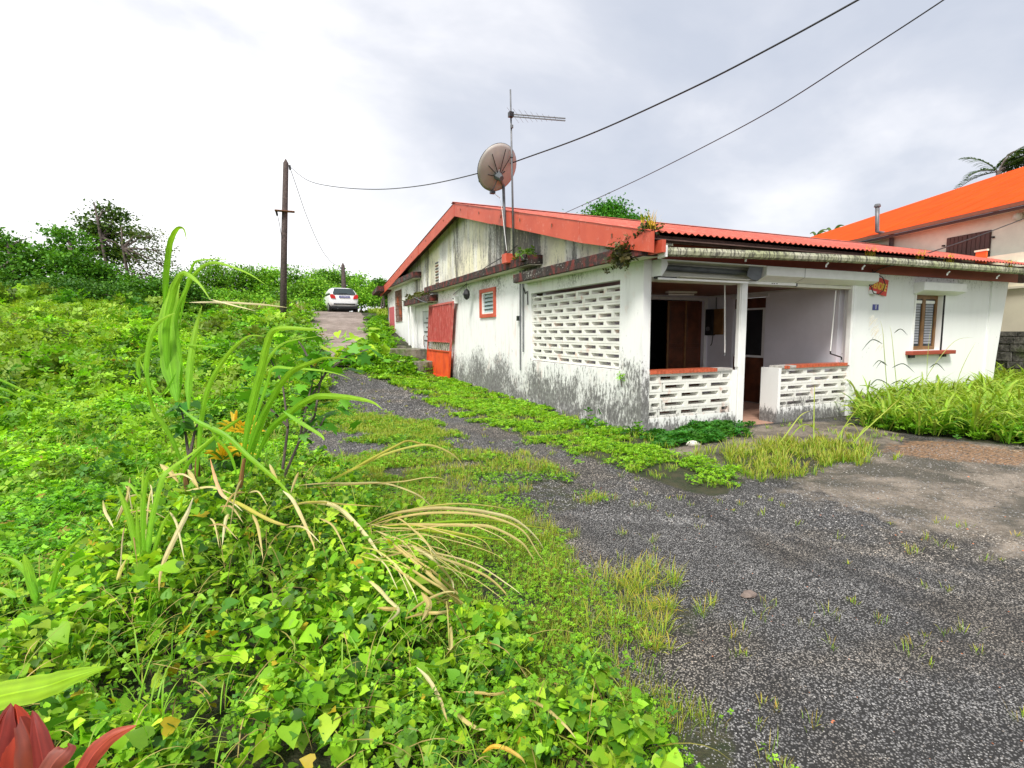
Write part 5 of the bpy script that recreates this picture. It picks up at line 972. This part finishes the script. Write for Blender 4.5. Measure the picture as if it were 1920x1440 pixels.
DL([(701, 984), (755, 983), (813, 984), (870, 985), (921, 988), (975, 1015), (995, 1040), (1008, 1066)], .030, T2_, T1_)
DL([(700, 990), (762, 985), (850, 978), (921, 977), (980, 985), (1040, 993)], .030, LG, YL); DL([(722, 989), (790, 994), (867, 1004), (930, 1012), (985, 1022)], .034, YL, LY)
DL([(712, 997), (750, 1012), (784, 1029), (849, 1054), (890, 1070), (921, 1087), (950, 1116), (954, 1140), (955, 1172)], .026, T1_, T2_, 3.4, 3.0)
DL([(705, 995), (735, 1010), (762, 1025), (790, 1036), (813, 1051), (845, 1087), (850, 1105), (852, 1125)], .034, T1_, T3_, 3.35, 3.1)
for px, w in (([(715, 1004), (760, 1040), (820, 1090), (870, 1135), (907, 1170)], .028), ([(740, 1047), (790, 1080), (831, 1105), (890, 1140), (925, 1165)], .022), ([(728, 1058), (770, 1085), (810, 1115), (850, 1150), (880, 1185)], .022), ([(765, 1040), (810, 1070), (855, 1110), (880, 1135), (895, 1150)], .02), ([(759, 1159), (800, 1150), (831, 1148), (870, 1150), (914, 1168)], .022), ([(762, 1152), (800, 1125), (835, 1110), (855, 1110)], .018), ([(760, 1162), (850, 1160), (920, 1165), (945, 1172)], .018), ([(795, 1180), (850, 1180), (880, 1180)], .014), ([(800, 1190), (840, 1195), (870, 1210), (878, 1225)], .016), ([(790, 1110), (805, 1130), (800, 1150), (790, 1165)], .05), ([(830, 1150), (838, 1180), (846, 1205), (838, 1215)], .032)):
    DL(px, w, T2_, T1_, 3.25, 2.95)
DL([(560, 945), (596, 942), (625, 948), (650, 965), (686, 1004), (705, 1030), (717, 1044)], .040, T1_, T3_, 3.6, 3.3); DL([(519, 959), (555, 946), (590, 941), (650, 946), (720, 950)], .02, YL, T2_, 3.6, 3.3)
DL([(530, 920), (545, 932), (557, 952), (579, 1000), (592, 1034)], .032, T3_, T2_, 3.6, 3.2); DL([(668, 1076), (704, 1098), (730, 1125), (748, 1145), (730, 1165), (712, 1180)], .03, T1_, T3_, 3.1, 2.9); DL([(748, 1143), (725, 1142), (706, 1140)], .03, T2_, T2_, 3.0, 2.95)
DL([(781, 1251), (798, 1268), (811, 1287), (826, 1316), (834, 1340), (840, 1356)], .026, T3_, T2_, 2.45, 2.2); DL([(851, 1297), (900, 1299), (940, 1300), (1000, 1304), (1043, 1308)], .016, T2_, T2_, 2.4, 2.4); DL([(1000, 1302), (1060, 1308), (1127, 1313), (1160, 1330), (1180, 1360), (1187, 1394)], .014, T2_, T1_, 2.4, 2.2); DL([(985, 1310), (1020, 1325), (1060, 1360), (1080, 1385)], .018, T2_, T1_, 2.35, 2.2); DL([(905, 1412), (925, 1400), (950, 1405), (975, 1420), (985, 1432)], .022, (.8, .45, .03), T2_, 2.05, 2.0); DL([(850, 1330), (870, 1350), (895, 1365), (912, 1368)], .022, T2_, T1_, 2.3, 2.2)
DL([(362, 933), (352, 960), (340, 984), (320, 1025), (308, 1051), (300, 1080), (298, 1110)], .036, T3_, T2_, 3.3, 2.9); DL([(394, 860), (400, 885), (407, 908), (415, 925), (423, 933), (440, 945), (455, 959)], .030, (.62, .30, .14), T3_, 3.5, 3.3); DL([(423, 933), (450, 945), (499, 972), (531, 984), (545, 983)], .03, YL, T2_, 3.4, 3.3)
DL([(244, 895), (240, 930), (230, 955), (218, 980)], .03, T1_, T2_, 3.4, 3.3); DL([(193, 938), (197, 960), (205, 975), (213, 990)], .024, T1_, T3_, 3.3, 3.2); DL([(235, 1050), (225, 1070), (222, 1085), (240, 1040)], .02, T1_, YL, 3.0, 3.0); DL([(300, 870), (320, 885), (335, 905)], .05, T1_, T2_, 3.6, 3.5); DL([(352, 880), (362, 900), (372, 915)], .045, T1_, T2_, 3.6, 3.5); DL([(505, 870), (512, 885), (520, 900)], .03, T1_, T2_, 3.7, 3.6); DL([(560, 885), (552, 905), (545, 925)], .028, T2_, T1_, 3.7, 3.6)
rs = random.Random(21)
for k in range(22):
    x0, y0 = 690+rs.uniform(-20, 45), 990+rs.uniform(-10, 60); L_ = rs.uniform(90, 290); a = rs.uniform(-.15, 1.05); dx, dy = L_*math.cos(a), L_*math.sin(a)*.62
    DL([(x0, y0), (x0+dx*.3, y0+dy*.3-rs.uniform(5, 26)), (x0+dx*.65, y0+dy*.62-rs.uniform(2, 24)), (x0+dx*.9, y0+dy*.92), (x0+dx, y0+dy+rs.uniform(2, 26))], rs.uniform(.008, .015), rs.choice([T1_, T2_, YL]), rs.choice([T1_, T2_, T3_]), 3.4-.4*a, 3.2-.35*a)
for k in range(20):
    x0, y0 = rs.uniform(220, 620), rs.uniform(890, 1010); L_ = rs.uniform(30, 110); a = rs.uniform(-.6, 2.6)
    DL([(x0, y0), (x0+L_*.5*math.cos(a), y0+L_*.4*abs(math.sin(a))-12), (x0+L_*math.cos(a), y0+L_*abs(math.sin(a)))], rs.uniform(.012, .026), rs.choice([T1_, T2_, (.34, .20, .09)]), rs.choice([T1_, T2_, T3_]), 3.45, 3.3)
# croton with yellow leaves
crt = thing('croton_bush', 'low croton with bright yellow and green strap leaves behind the cane fan', 'shrub', tuple(P(440, 850, 3.9)))
rs = random.Random(3)
for cxp, cyp, nl in ((440, 795, 26), (465, 800, 16), (418, 848, 26), (450, 840, 20)):
    for k in range(nl): a = rs.uniform(0, 6.28); l_ = rs.uniform(20, 46); dx, dy = math.cos(a)*l_, -abs(math.sin(a))*l_*.9+4; yel = rs.random() < .8; leafpx([(cxp, cyp+14), (cxp+dx*.6, cyp+8+dy*.75), (cxp+dx, cyp+10+dy)], 3.7, 3.7+rs.uniform(-.12, .12), .021, M_leaf, (.70, .48, .015) if yel else G4, (.70, .34, .01) if yel and rs.random() < .3 else ((.78, .60, .03) if yel else G1), crt, fold=.2)
for k in range(26): a = rs.uniform(0, 6.28); x_, y_ = 435+rs.uniform(-35, 40), 872+rs.uniform(-12, 14); leafpx([(x_, y_), (x_+12*math.cos(a), y_-10*abs(math.sin(a))), (x_+24*math.cos(a), y_-14*abs(math.sin(a)))], 3.75, 3.75+rs.uniform(-.1, .1), .05, M_leaf, G5, G4, crt, fold=.2)
# lobed leaf shrub
def plant(name, label, cat, base, stems, leafT, leafF, nl, size, cols, seed=1, col_w=None, dropz=.2):
    t = thing(name, label, cat, tuple(base)); rs_ = np.random.default_rng(seed); P_ = []
    for s_ in stems: MB().tube(s_, [.012*(1-.6*i/(len(s_)-1)) for i in range(len(s_))], 6).build('stem', M_bark, t)
    for i in range(nl):
        s_ = stems[rs_.integers(len(stems))]; j = rs_.integers(max(1, len(s_)//2), len(s_)); q = np.array(s_[j])+rs_.normal(0, dropz, 3)*[1, 1, .7]; P_.append(q)
    P_ = np.array(P_); n = len(P_); link('foliage', scatter('foliage', leafT, leafF, P_, U(0, 6.28, n), rng.normal(0, .5, n), rng.normal(0, .4, n), size*U(.6, 1.3, n), pal(n, cols, col_w, .14), M_leaf), t); return t
lob = np.array([(0, 0, 0), (.3, -.12, .02), (.62, .12, -.03), (.34, .3, .05), (.72, .62, -.06), (.28, .62, .05), (0, 1.1, -.1), (-.28, .62, .05), (-.72, .62, -.06), (-.34, .3, .05), (-.62, .12, -.03), (-.3, -.12, .02)])
lobF = np.array([(0, 1, 2, 3), (0, 3, 4, 5), (0, 5, 6, 7), (0, 7, 8, 9), (0, 9, 10, 11)])
B = lambda pts, D: [P(x, y, D+i*.03) for i, (x, y) in enumerate(pts)]
plant('lobed_shrub', 'shrub with dark stems and large lobed leaves in front of the gravel', 'shrub', P(560, 880, 4.3), [B([(530, 900), (560, 830), (575, 760), (590, 700)], 4.3), B([(560, 830), (590, 780), (600, 720), (605, 690)], 4.3), B([(530, 880), (540, 800), (530, 720), (505, 670)], 4.3), B([(560, 820), (600, 800), (610, 780)], 4.3), B([(575, 760), (610, 700), (650, 668), (690, 655)], 4.4), B([(540, 800), (500, 760), (480, 740)], 4.3), B([(590, 700), (570, 655), (560, 640)], 4.4)], lob, lobF, 120, .115, [(.05, .20, .012), (.09, .30, .015), (.14, .40, .02)], 5, dropz=.12)
plant('leafy_vine_post', 'short leafy vine climbing a dead stump left of the croton', 'vine', P(352, 880, 3.7), [B([(358, 880), (350, 830), (345, 790), (340, 770)], 3.7), B([(355, 860), (365, 810), (372, 790)], 3.7)], heart, heartF, 42, .075, [G4, G1, (.05, .24, .02)], 6, dropz=.05)
plant('wall_fern', 'small bright green weed sprouting from the corner of the stained wall', 'weed', PX(1166, 715, CX-.02), [[PX(1166, 725, CX-.01), PX(1164, 712, CX-.04), PX(1163, 703, CX-.06)]], sv, sf, 16, .05, [G2, (.2, .5, .03)], 7, dropz=.04)
plant('leafy_weed', 'big leaved bright weed beside the end of the road', 'weed', P(660, 660, 17), [B([(655, 672), (665, 655)], 17), B([(700, 672), (705, 655)], 17), B([(630, 672), (640, 660)], 16.5)], heart, heartF, 60, .30, [G2, G3], 8, dropz=.38)
plant('leafy_weed', 'leafy green weed bush by the corner column and left parapet', 'weed', P(1180, 820, 8.2), [B([(1180, 838), (1185, 815)], 8.1), B([(1100, 820), (1105, 800)], 8.6)], sv4, sf4, 110, .075, [G1, (.05, .2, .02)], 9, dropz=.13)
# flower pots and ledge plants
def pot(c, s_, label, cols, spiky):
    t = thing('flower_pot', label, 'flower pot', tuple(c)); MB().box(c[0]-s_*.5, c[1]-s_*.8, c[2], c[0]+s_*.5, c[1]+s_*.8, c[2]+s_*.8).build('trough', M_ledge, t, bevel=.015)
    n = 60; pp = np.array(c)+rng.normal(0, 1, (n, 3))*[s_*.45, s_*.75, s_*.25]+[0, 0, s_*.9]; link('foliage', scatter('foliage', sv4, sf4, pp, U(0, 6.28, n), rng.normal(0, .6, n), rng.normal(0, .6, n), .07*U(.5, 1.2, n), pal(n, cols), M_leaf), t)
    if spiky:
        n = 60; b_ = np.array(c)+[0, 0, s_*.8]+rng.normal(0, 1, (n, 3))*[s_*.3, s_*.35, .0]; link('grass_blades', ribbons('blades', b_, U(0, 6.28, n), U(.9, 1.55, n), U(.1, .9, n), U(.12, .34, n), np.full(n, .012), 4, pal(n, [(.62, .48, .03), (.75, .50, .04), (.4, .45, .03)]), M_leaf, 0, 1.4), t)
    return t
q = PX(985, 490, 4.78); pot(q, .17, 'mossy red trough with small green leaves on the middle ledge', [(.06, .16, .02), (.16, .28, .03)], False)
q = PX(1205, 466, 4.86); pot((4.86, 6.22, 2.865), .17, 'mossy red trough of golden grass at the roof corner', [(.02, .03, .01), (.10, .13, .02)], True)
q = PX(1165, 478, 4.72); t = thing('hanging_fern', 'dark dried fern clump hanging from the ledge near the roof corner', 'fern', tuple(q)); n = 120; pp = q+rng.normal(0, 1, (n, 3))*[.05, .13, .10]; link('foliage', scatter('foliage', sv4, sf4, pp, U(0, 6.28, n), rng.normal(0, .8, n), rng.normal(0, .8, n), .07*U(.5, 1.2, n), pal(n, [(.03, .035, .015), (.07, .08, .02), (.14, .12, .05)]), M_leaf), t)
pr = PX(950, 485, 4.72); MB().box(pr[0]-.08, pr[1]-.14, 3.13, pr[0]+.2, pr[1]+.1, 3.34).build('mast_base', M_barge, ds, bevel=.01)
for x, y, lb in ((1632, 474, 'yellowed grass tuft growing in the gutter above the red sign'), (1726, 480, 'pale yellow grass tuft in the middle of the gutter'), (1780, 487, 'small green weed in the gutter below the shutters'), (1893, 497, 'yellow green weed at the far right end of the gutter')):
    c = PY(x, y, 6.06); n = 28; t = thing('gutter_weed', lb, 'weed', tuple(c)); b_ = c+rng.normal(0, 1, (n, 3))*[.08, .01, 0]-[0, 0, .06]; link('grass_blades', ribbons('blades', b_, U(0, 6.28, n), U(1.0, 1.55, n), U(.1, 1., n), U(.08, .22, n), np.full(n, .010), 4, pal(n, [(.5, .5, .05), (.7, .5, .04), (.35, .45, .05)]), M_leaf), t)
# canopy moss plants
q = np.array([4.85, 20.0, 2.95]); n = 130; pp = q+rng.normal(0, 1, (n, 3))*[.1, .9, .06]; t = thing('canopy_fern', 'dark mossy ferns growing on top of the small door canopy', 'fern', tuple(q)); link('foliage', scatter('foliage', sv4, sf4, pp, U(0, 6.28, n), rng.normal(0, .8, n), rng.normal(0, .8, n), .12*U(.5, 1.3, n), pal(n, [(.04, .06, .015), (.10, .14, .02), (.15, .14, .06)]), M_leaf), t)
# seeding grass stalks by the window and the doorstep
sg_ = thing('seeding_grass', 'tall thin seeding grass stalks in front of the wall under the number plate', 'grass clump', tuple(PY(1690, 780, 6.0)))
for px in ([(1672, 800), (1664, 735), (1658, 660), (1655, 620), (1650, 600)], [(1690, 800), (1682, 730), (1676, 670), (1672, 630), (1668, 610)], [(1740, 790), (1738, 700), (1742, 640), (1748, 600)], [(1780, 780), (1800, 700), (1830, 640)], [(1715, 800), (1730, 730), (1748, 690), (1790, 640), (1826, 633)]): leafpx(px, 8.5, 8.5, .012, M_leaf, (.2, .36, .04), (.5, .5, .2), sg_, fold=.1)
for x0, y0, dx, dy in ((1655, 645, -40, 14), (1660, 684, -24, 4), (1665, 720, -42, 12), (1668, 722, 40, 4), (1672, 690, 44, 10), (1664, 686, -22, 6), (1680, 735, 40, 14), (1676, 625, 26, 4), (1742, 690, 30, 6)): leafpx([(x0, y0), (x0+dx*.5, y0-8), (x0+dx, y0+dy)], 8.5, 8.4, .022, M_leafd, (.035, .06, .03), (.03, .05, .03), sg_, fold=.2)
hp = [];
for k in range(46): t_ = rs.random(); x_, y_ = 1640+rs.uniform(-6, 6)+t_*14, 588+t_*62; leafpx([(x_, y_), (x_-5, y_+5), (x_-9, y_+13)], 8.5, 8.5, .006, M_dry, (.62, .58, .46), (.55, .5, .4), sg_, name='seed_head', fold=.1, K=2)
sg2 = thing('seeding_grass', 'thin leaning seeding grass in front of the right parapet', 'grass clump', tuple(P(1480, 850, 7)))
for px in ([(1452, 880), (1470, 820), (1500, 780), (1520, 770)], [(1524, 870), (1526, 800), (1527, 740), (1528, 722)], [(1560, 860), (1590, 790), (1620, 750)], [(1590, 850), (1640, 790), (1690, 745)], [(1470, 845), (1500, 800), (1525, 800), (1545, 825)], [(1575, 850), (1580, 805), (1600, 795), (1618, 830)], [(1560, 860), (1540, 830), (1510, 830)], [(1600, 840), (1625, 800), (1650, 815)]): leafpx(px, 7.2, 7.4, .018, M_leaf, (.28, .48, .04), (.5, .5, .1), sg2, fold=.2)
# cordyline and broad leaf right by the viewer
cd_ = thing('cordyline', 'dark red cordyline leaves in the bottom left corner', 'plant', tuple(P(30, 1600, .95)))
RD, RP = (.20, .018, .010), (.25, .04, .035)
for px, w, a, b in (([(20, 1620), (30, 1500), (40, 1400), (28, 1320)], .085, RD, (.45, .05, .02)), ([(0, 1620), (5, 1500), (10, 1400), (18, 1325)], .07, (.40, .06, .02), RD), ([(60, 1620), (75, 1500), (62, 1400), (30, 1330)], .075, (.24, .07, .02), RD), ([(70, 1620), (85, 1480), (70, 1380), (60, 1332)], .05, RD, RP), ([(-30, 1600), (-15, 1450), (5, 1360), (20, 1318)], .06, RP, RD), ([(120, 1560), (160, 1440), (205, 1385), (256, 1360)], .036, (.36, .05, .05), (.50, .10, .05)), ([(60, 1580), (90, 1450), (125, 1405), (128, 1400)], .045, (.30, .10, .06), RP), ([(40, 1600), (45, 1500), (40, 1440), (38, 1415)], .04, (.42, .16, .06), (.40, .12, .03))): leafpx(px, .95, 1.0, w, M_leaf, a, b, cd_, fold=.22)
bl_ = thing('broad_leaf_plant', 'single long yellow green leaf reaching in from the left bottom edge', 'plant', tuple(P(-120, 1330, 1.05)))
leafpx([(-160, 1345), (-90, 1330), (0, 1305), (80, 1288), (140, 1268), (200, 1250)], 1.05, 1.05, .062, M_leaf, (.32, .50, .02), (.26, .50, .02), bl_, fold=.12)
# stones on the gravel
def rock(label, px, s_, mat, seed):
    c = gp(*px); rs_ = np.random.default_rng(seed); m = MB(); V = []; F = []; nr_, na_ = 5, 9
    for i in range(nr_):
        ph = math.pi*i/(nr_-1)*.5
        for k in range(na_): a = 6.283*k/na_; r_ = math.cos(ph)*(1+rs_.normal()*.12)+.01; V.append((c[0]+s_*r_*math.cos(a)*1.25, c[1]+s_*r_*math.sin(a)*.85, c[2]-.01+s_*.62*math.sin(ph)*(1+rs_.normal()*.06)))
    for i in range(nr_-1):
        for k in range(na_): F.append((i*na_+k, i*na_+(k+1) % na_, (i+1)*na_+(k+1) % na_, (i+1)*na_+k))
    F.append(tuple(range((nr_-1)*na_, nr_*na_))); return MB().add(V, F).build('rock', mat, None, label=label, cat='rock')
M_rockb = plain('brown_rock', (.17, .13, .11), .9, .3, sc=20, bump=.6); M_rockw = plain('pale_stone', (.62, .58, .50), .85, .15, sc=30)
rock('brown fist sized rock lying on the gravel', (1404, 1113), .045, M_rockb, 1); rock('dark flat rock touching the brown rock on the gravel', (1428, 1122), .035, plain('dark_rock', (.05, .045, .045), .9, .3, sc=20), 2)
rock('small white stone in the middle of the gravel', (1680, 1140), .022, M_rockw, 3); rock('orange brick fragment on the gravel at the bottom', (1560, 1355), .028, plain('orange_brick', (.55, .16, .06), .9, .2), 4)
rock('small orange pebble on the upper gravel', (1467, 979), .022, plain('orange_pebble', (.5, .12, .06), .9, .2), 5); rock('pale flat stone at the foot of the parapet left of the doorstep', (1300, 832), .09, M_rockw, 6)

# ================================================================== TREES
lfq = np.array([(0, -.5, 0), (.34, 0, .10), (0, .5, -.06), (-.34, 0, .10)]); lfqF = np.array([(0, 1, 2, 3)])
def tree(label, name, base, height, blobs, nleaf, lsize, cols, wts=None, tr=.16, cat='tree', sparse=1., grp=None, trunkm=None, tilt=.6, sub=4, per=26):
    """blobs: (centre, radii) of leaf masses; the trunk forks toward every one of them"""
    base = np.array(base, float); base[2] = ter(base[0], base[1]) if base[2] == 0 else base[2]
    t = thing(name, label, cat, tuple(base), grp); top_ = base+np.array([rng.normal()*.15, rng.normal()*.15, height*.45]); rs_ = rng
    m = MB().tube([base-np.array([0, 0, .3]), base*.5+top_*.5+rng.normal(0, .08, 3), top_, top_+rng.normal(0, .15, 3)+[0, 0, height*.18]], [tr*.8, tr*.62, tr*.42, tr*.16], 8); m.build('trunk', trunkm or M_bark, t, smooth=True)
    pts = []; vol = np.array([np.prod(b[1]) for b in blobs])**.7; vol /= vol.sum()
    for (c, rd), v in zip(blobs, vol):
        c = np.array(c); rd = np.array(rd); mid = top_*.5+c*.5+rng.normal(0, .12, 3)
        mm = MB().tube([top_-np.array([0, 0, .2]), mid, c], [tr*.5, tr*.32, tr*.12], 6)
        for k in range(sub): e_ = c+rng.normal(0, .45, 3)*rd; mm.tube([mid*.4+c*.6, (c+e_)/2+rng.normal(0, .08, 3), e_], [tr*.16, tr*.1, tr*.04], 5)
        mm.build('limb', trunkm or M_bark, t)
        n = int(nleaf*v); nc = max(4, int(n/per)); d = rng.normal(size=(nc, 3)); d /= np.linalg.norm(d, axis=1)[:, None]; cc = c+d*rd*(U(.15, 1., (nc, 1))**.45)*(1+.22*rng.normal(size=(nc, 1)))
        k = n//nc; q = np.repeat(cc, k, 0)+rng.normal(0, 1, (nc*k, 3))*lsize*np.array([1.9, 1.9, 1.1])*sparse; pts.append(q)
    pts = np.concatenate(pts); n = len(pts)
    cvar = fbm(pts[:, 0]*1.3+pts[:, 2], pts[:, 1]*1.3+pts[:, 2]*.7, 1.3, 3)
    col = pal(n, cols, wts, .15)*(.7+.65*cvar)[:, None]
    link('crown', scatter('crown', lfq, lfqF, pts, U(0, 6.28, n), rng.normal(0, tilt, n), rng.normal(0, tilt, n), lsize*U(.6, 1.4, n), col, M_leafd), t); return t
DK = [(.045, .15, .015), (.08, .23, .02), (.13, .32, .025)]; MD = [(.08, .22, .02), (.14, .33, .03), (.21, .42, .04)]; BR = [(.11, .32, .02), (.19, .44, .03), (.28, .52, .04)]
def bl(lst, D): return [(P(x, y, D+dd), (rx*D/FPX, ry and rx*D/FPX*.9, ry*D/FPX)) for x, y, rx, ry, dd in lst]
def gb(x, D): q = P(x, 600, D); return (q[0], q[1], 0)
GR = 'trees along the top of the field'
tree('dense dark layered tree at the far left edge of the field', 'broadleaf_tree', gb(40, 27), 4.5, bl([(15, 455, 45, 22, 0), (60, 470, 55, 22, 1), (30, 500, 60, 26, -1), (100, 490, 50, 26, 0), (-30, 480, 60, 40, 1), (60, 530, 75, 30, 0), (-40, 540, 60, 40, 0)], 27), 10000, .19, DK, None, .2, grp=GR, per=85, sparse=.9)
tree('dark spreading tree between the far left tree and the tall one', 'broadleaf_tree', gb(150, 26), 4.2, bl([(120, 440, 32, 16, 0), (125, 478, 40, 22, 0), (150, 500, 45, 24, -.5), (190, 530, 50, 26, 0), (120, 540, 50, 28, 0), (200, 560, 45, 20, -1)], 26), 8500, .18, DK, None, .18, grp=GR, per=85, sparse=.9)
tree('tall open tree with dark clumps of leaves and visible branches', 'broadleaf_tree', gb(215, 29), 8, bl([(195, 390, 16, 8, 0), (180, 415, 24, 14, 0), (215, 405, 24, 13, .5), (170, 445, 24, 18, 0), (205, 440, 30, 16, 0), (235, 440, 22, 14, 0), (185, 470, 24, 14, 0), (215, 480, 22, 18, 0), (240, 475, 18, 12, 0), (205, 510, 26, 16, 0)], 29), 4600, .18, [(.035, .085, .014), (.06, .13, .018), (.11, .19, .025)], None, .17, sparse=.9, per=60, grp=GR)
tree('thin half bare tree with purple grey branches right of the tall tree', 'broadleaf_tree', gb(245, 28), 6.5, bl([(265, 440, 18, 10, 0), (285, 445, 18, 10, 0), (300, 470, 16, 12, 0), (250, 470, 18, 14, 0), (275, 490, 26, 14, 0), (310, 500, 16, 10, 0), (255, 520, 26, 14, 0), (290, 530, 22, 12, 0)], 28), 3300, .11, [(.09, .14, .03), (.15, .2, .05), (.05, .10, .02)], None, .13, sparse=1.6, grp=GR, sub=7)
tree('low dark bush mass under the thin half bare tree', 'bush', gb(300, 25), 2.2, bl([(270, 550, 60, 26, 0), (325, 540, 35, 22, 0), (350, 520, 18, 18, 1), (300, 565, 60, 18, 0), (360, 560, 40, 20, 1)], 25), 11000, .14, DK, None, .1, grp=GR)
tree('dark low bush below the far left trees', 'bush', gb(110, 24), 1.2, bl([(60, 548, 60, 18, 0), (140, 545, 60, 20, 0), (215, 555, 50, 18, 0), (20, 545, 40, 14, 1)], 23), 9000, .12, [(.03, .12, .012), (.08, .2, .02)], None, .08, grp=GR)
bush = [('feathery bright bamboo bush left of the tall pole', [(405, 515, 30, 26, 0), (390, 540, 36, 24, 0), (430, 530, 30, 22, 0), (400, 500, 18, 10, 0)], MD), ('darker bamboo bush just left of the tall pole', [(455, 525, 26, 22, 0), (480, 530, 26, 24, 0), (470, 555, 30, 16, 0), (450, 508, 14, 10, 0)], MD), ('tall bamboo bush directly behind the tall pole', [(500, 520, 26, 18, 0), (525, 525, 28, 24, 0), (510, 550, 36, 22, 0), (490, 545, 20, 18, 0)], BR), ('rounded green bush right of the tall pole', [(560, 535, 28, 26, 0), (550, 555, 34, 20, -1), (580, 545, 24, 18, 0)], MD), ('bright green bush left of the white car', [(595, 545, 26, 28, -1), (610, 560, 22, 16, -1), (585, 570, 34, 10, -2)], BR), ('pale feathery bush behind the white car', [(610, 520, 24, 14, 2), (640, 525, 26, 18, 3), (625, 540, 20, 14, 2), (600, 515, 12, 8, 2)], MD), ('round bush right of the white car by the crest', [(672, 540, 20, 22, 1), (690, 548, 20, 16, 1), (665, 525, 12, 10, 3), (680, 560, 24, 14, 0)], BR), ('far low bush touching the left end of the house', [(712, 560, 22, 14, 6), (700, 565, 14, 10, 4), (735, 565, 26, 14, 6)], MD), ('leafy yellow green bush in front of the bamboo row', [(430, 560, 40, 12, -3), (480, 565, 30, 10, -3), (395, 565, 26, 12, -3)], BR), ('small dark tree hanging over the left roof corner', [(712, 535, 10, 8, 2), (722, 548, 8, 10, 2), (716, 540, 12, 6, 2)], DK)]
for lb, b_, cl_ in bush: D_ = 34; xm = np.mean([q[0] for q in b_]); tree(lb, 'bush', gb(xm, D_), 2.4, bl(b_, D_), 5200 if len(b_) > 2 else 3000, .145, cl_, None, .09, grp='bushes along the crest', sub=2, per=55, sparse=1.0)
tree('round dense green tree crown rising behind the red roof', 'broadleaf_tree', (P(1145, 600, 34)[0], P(1145, 600, 34)[1], .3), 6, bl([(1145, 405, 42, 22, 0), (1110, 415, 28, 14, 0), (1180, 415, 28, 14, 0), (1145, 430, 70, 20, 0), (1140, 395, 26, 14, 0)], 34), 11000, .17, [(.03, .14, .012), (.055, .22, .018), (.09, .30, .02)], None, .3)
# coconut palm and banana plants behind the neighbour's roof
pc = P(1872, 322, 34); plm = thing('coconut_palm', 'windblown coconut palm behind the orange roof', 'palm tree', (pc[0], pc[1], 0)); MB().tube([(pc[0]+.6, pc[1], 0), (pc[0]+.2, pc[1], pc[2]*.6), tuple(pc)], [.22, .16, .13], 8).build('trunk', M_bark, plm, smooth=True)
def frond(c, az, el0, bend, Ln, nl, par, lw=.07, droop=1.2, wind=None, ll=.9):
    t = np.linspace(0, 1, 14); el_a = el0-bend*t**1.3; ds = Ln/13; pts = [np.array(c, float)]
    for k in range(13): pts.append(pts[-1]+ds*np.array([math.cos(az)*math.cos(el_a[k]), math.sin(az)*math.cos(el_a[k]), math.sin(el_a[k])]))
    fr_ = MB().tube(pts, [.035*(1-.8*q) for q in t], 5).build('frond', M_bark, par); n = nl*2; ti = np.repeat(np.linspace(.12, 1, nl), 2); b_ = np.array([np.interp(ti, t, [p[k] for p in pts]) for k in range(3)]).T; s_ = np.tile([1, -1], nl)
    a_ = az+s_*(1.0-.55*ti)+(0 if wind is None else wind*U(.3, 1, n)); link('leaflets', ribbons('leaflets', b_, a_, U(.0, .3, n), U(.5, 1., n)*droop, ll*np.sin(np.pi*np.clip(ti*.8+.15, 0, 1))+.15, np.full(n, lw), 4, pal(n, [(.03, .08, .02), (.05, .12, .02), (.09, .15, .04)]), M_leafd), fr_)
awr = math.atan2(rt0[1], rt0[0])
for da, e0, bd in ((.0, .75, .9), (.25, .6, 1.0), (-.25, .45, .9), (.1, .95, 1.2), (.5, .8, 1.1), (-.5, .7, 1.1), (.0, .35, .8), (.35, 1.1, 1.5), (-.2, 1.2, 1.7), (.15, .2, .7)): frond(pc, awr+da, e0, bd, 3.3, 34, plm, .085, .9, -.1)
for da, e0, bd in ((3.0, .75, .9), (3.25, .15, 1.0), (2.8, -.1, .9)): frond(pc, awr+da, e0, bd, 2.5, 26, plm, .07, 1.3, None, .55)
for (x, y, lb, s_) in ((1560, 436, 'small banana plant leaves peeking over the lower orange roof', 1.), (1530, 440, 'dark torn banana leaves at the left foot of the orange roof', .8)):
    bc = P(x, y+8, 33); bt = thing('banana_plant', lb, 'banana plant', (bc[0], bc[1], 0)); MB().tube([(bc[0], bc[1], 0), tuple(bc)], [.18, .12], 8).build('stem', M_bark, bt)
    for k in range(8): a = awr+(k-3.5)*.45; h_ = .5+.35*math.sin(k*2.1); ribbon3([bc, bc+np.array([math.cos(a)*.15, math.sin(a)*.15, .4*h_]), bc+np.array([math.cos(a)*.4, math.sin(a)*.4, .75*h_*s_]), bc+np.array([math.cos(a)*.75, math.sin(a)*.75, .7*h_*s_])], .26*s_, M_leafd, (.04, .09, .03), (.13, .20, .04), parent=bt)
# tall weeds on the upper left of the field
wpg = np.array([P(x, 600, D)[:2] for x, D in ((-120, 12), (60, 12), (260, 17), (270, 24), (-120, 22))]); p = sample(wpg, 60, 0, 9000); n = len(p); hgt = .35+.6*np.clip(fbm(p[:, 0], p[:, 1], .6, 3)-.3, 0, 1)
z = ter(p[:, 0], p[:, 1])+hgt*U(size=n)**.6
link('tall_weeds', scatter('tall_weeds', sv, sf, np.column_stack([p, z]), U(0, 6.28, n), rng.normal(0, .5, n), rng.normal(0, .5, n), .16*U(.6, 1.3, n), pal(n, [(.28, .50, .03), (.36, .52, .05), (.18, .38, .02)]), M_leaf), None, label='taller yellowish feathery weeds at the upper left of the field', cat='weeds', kind='stuff')
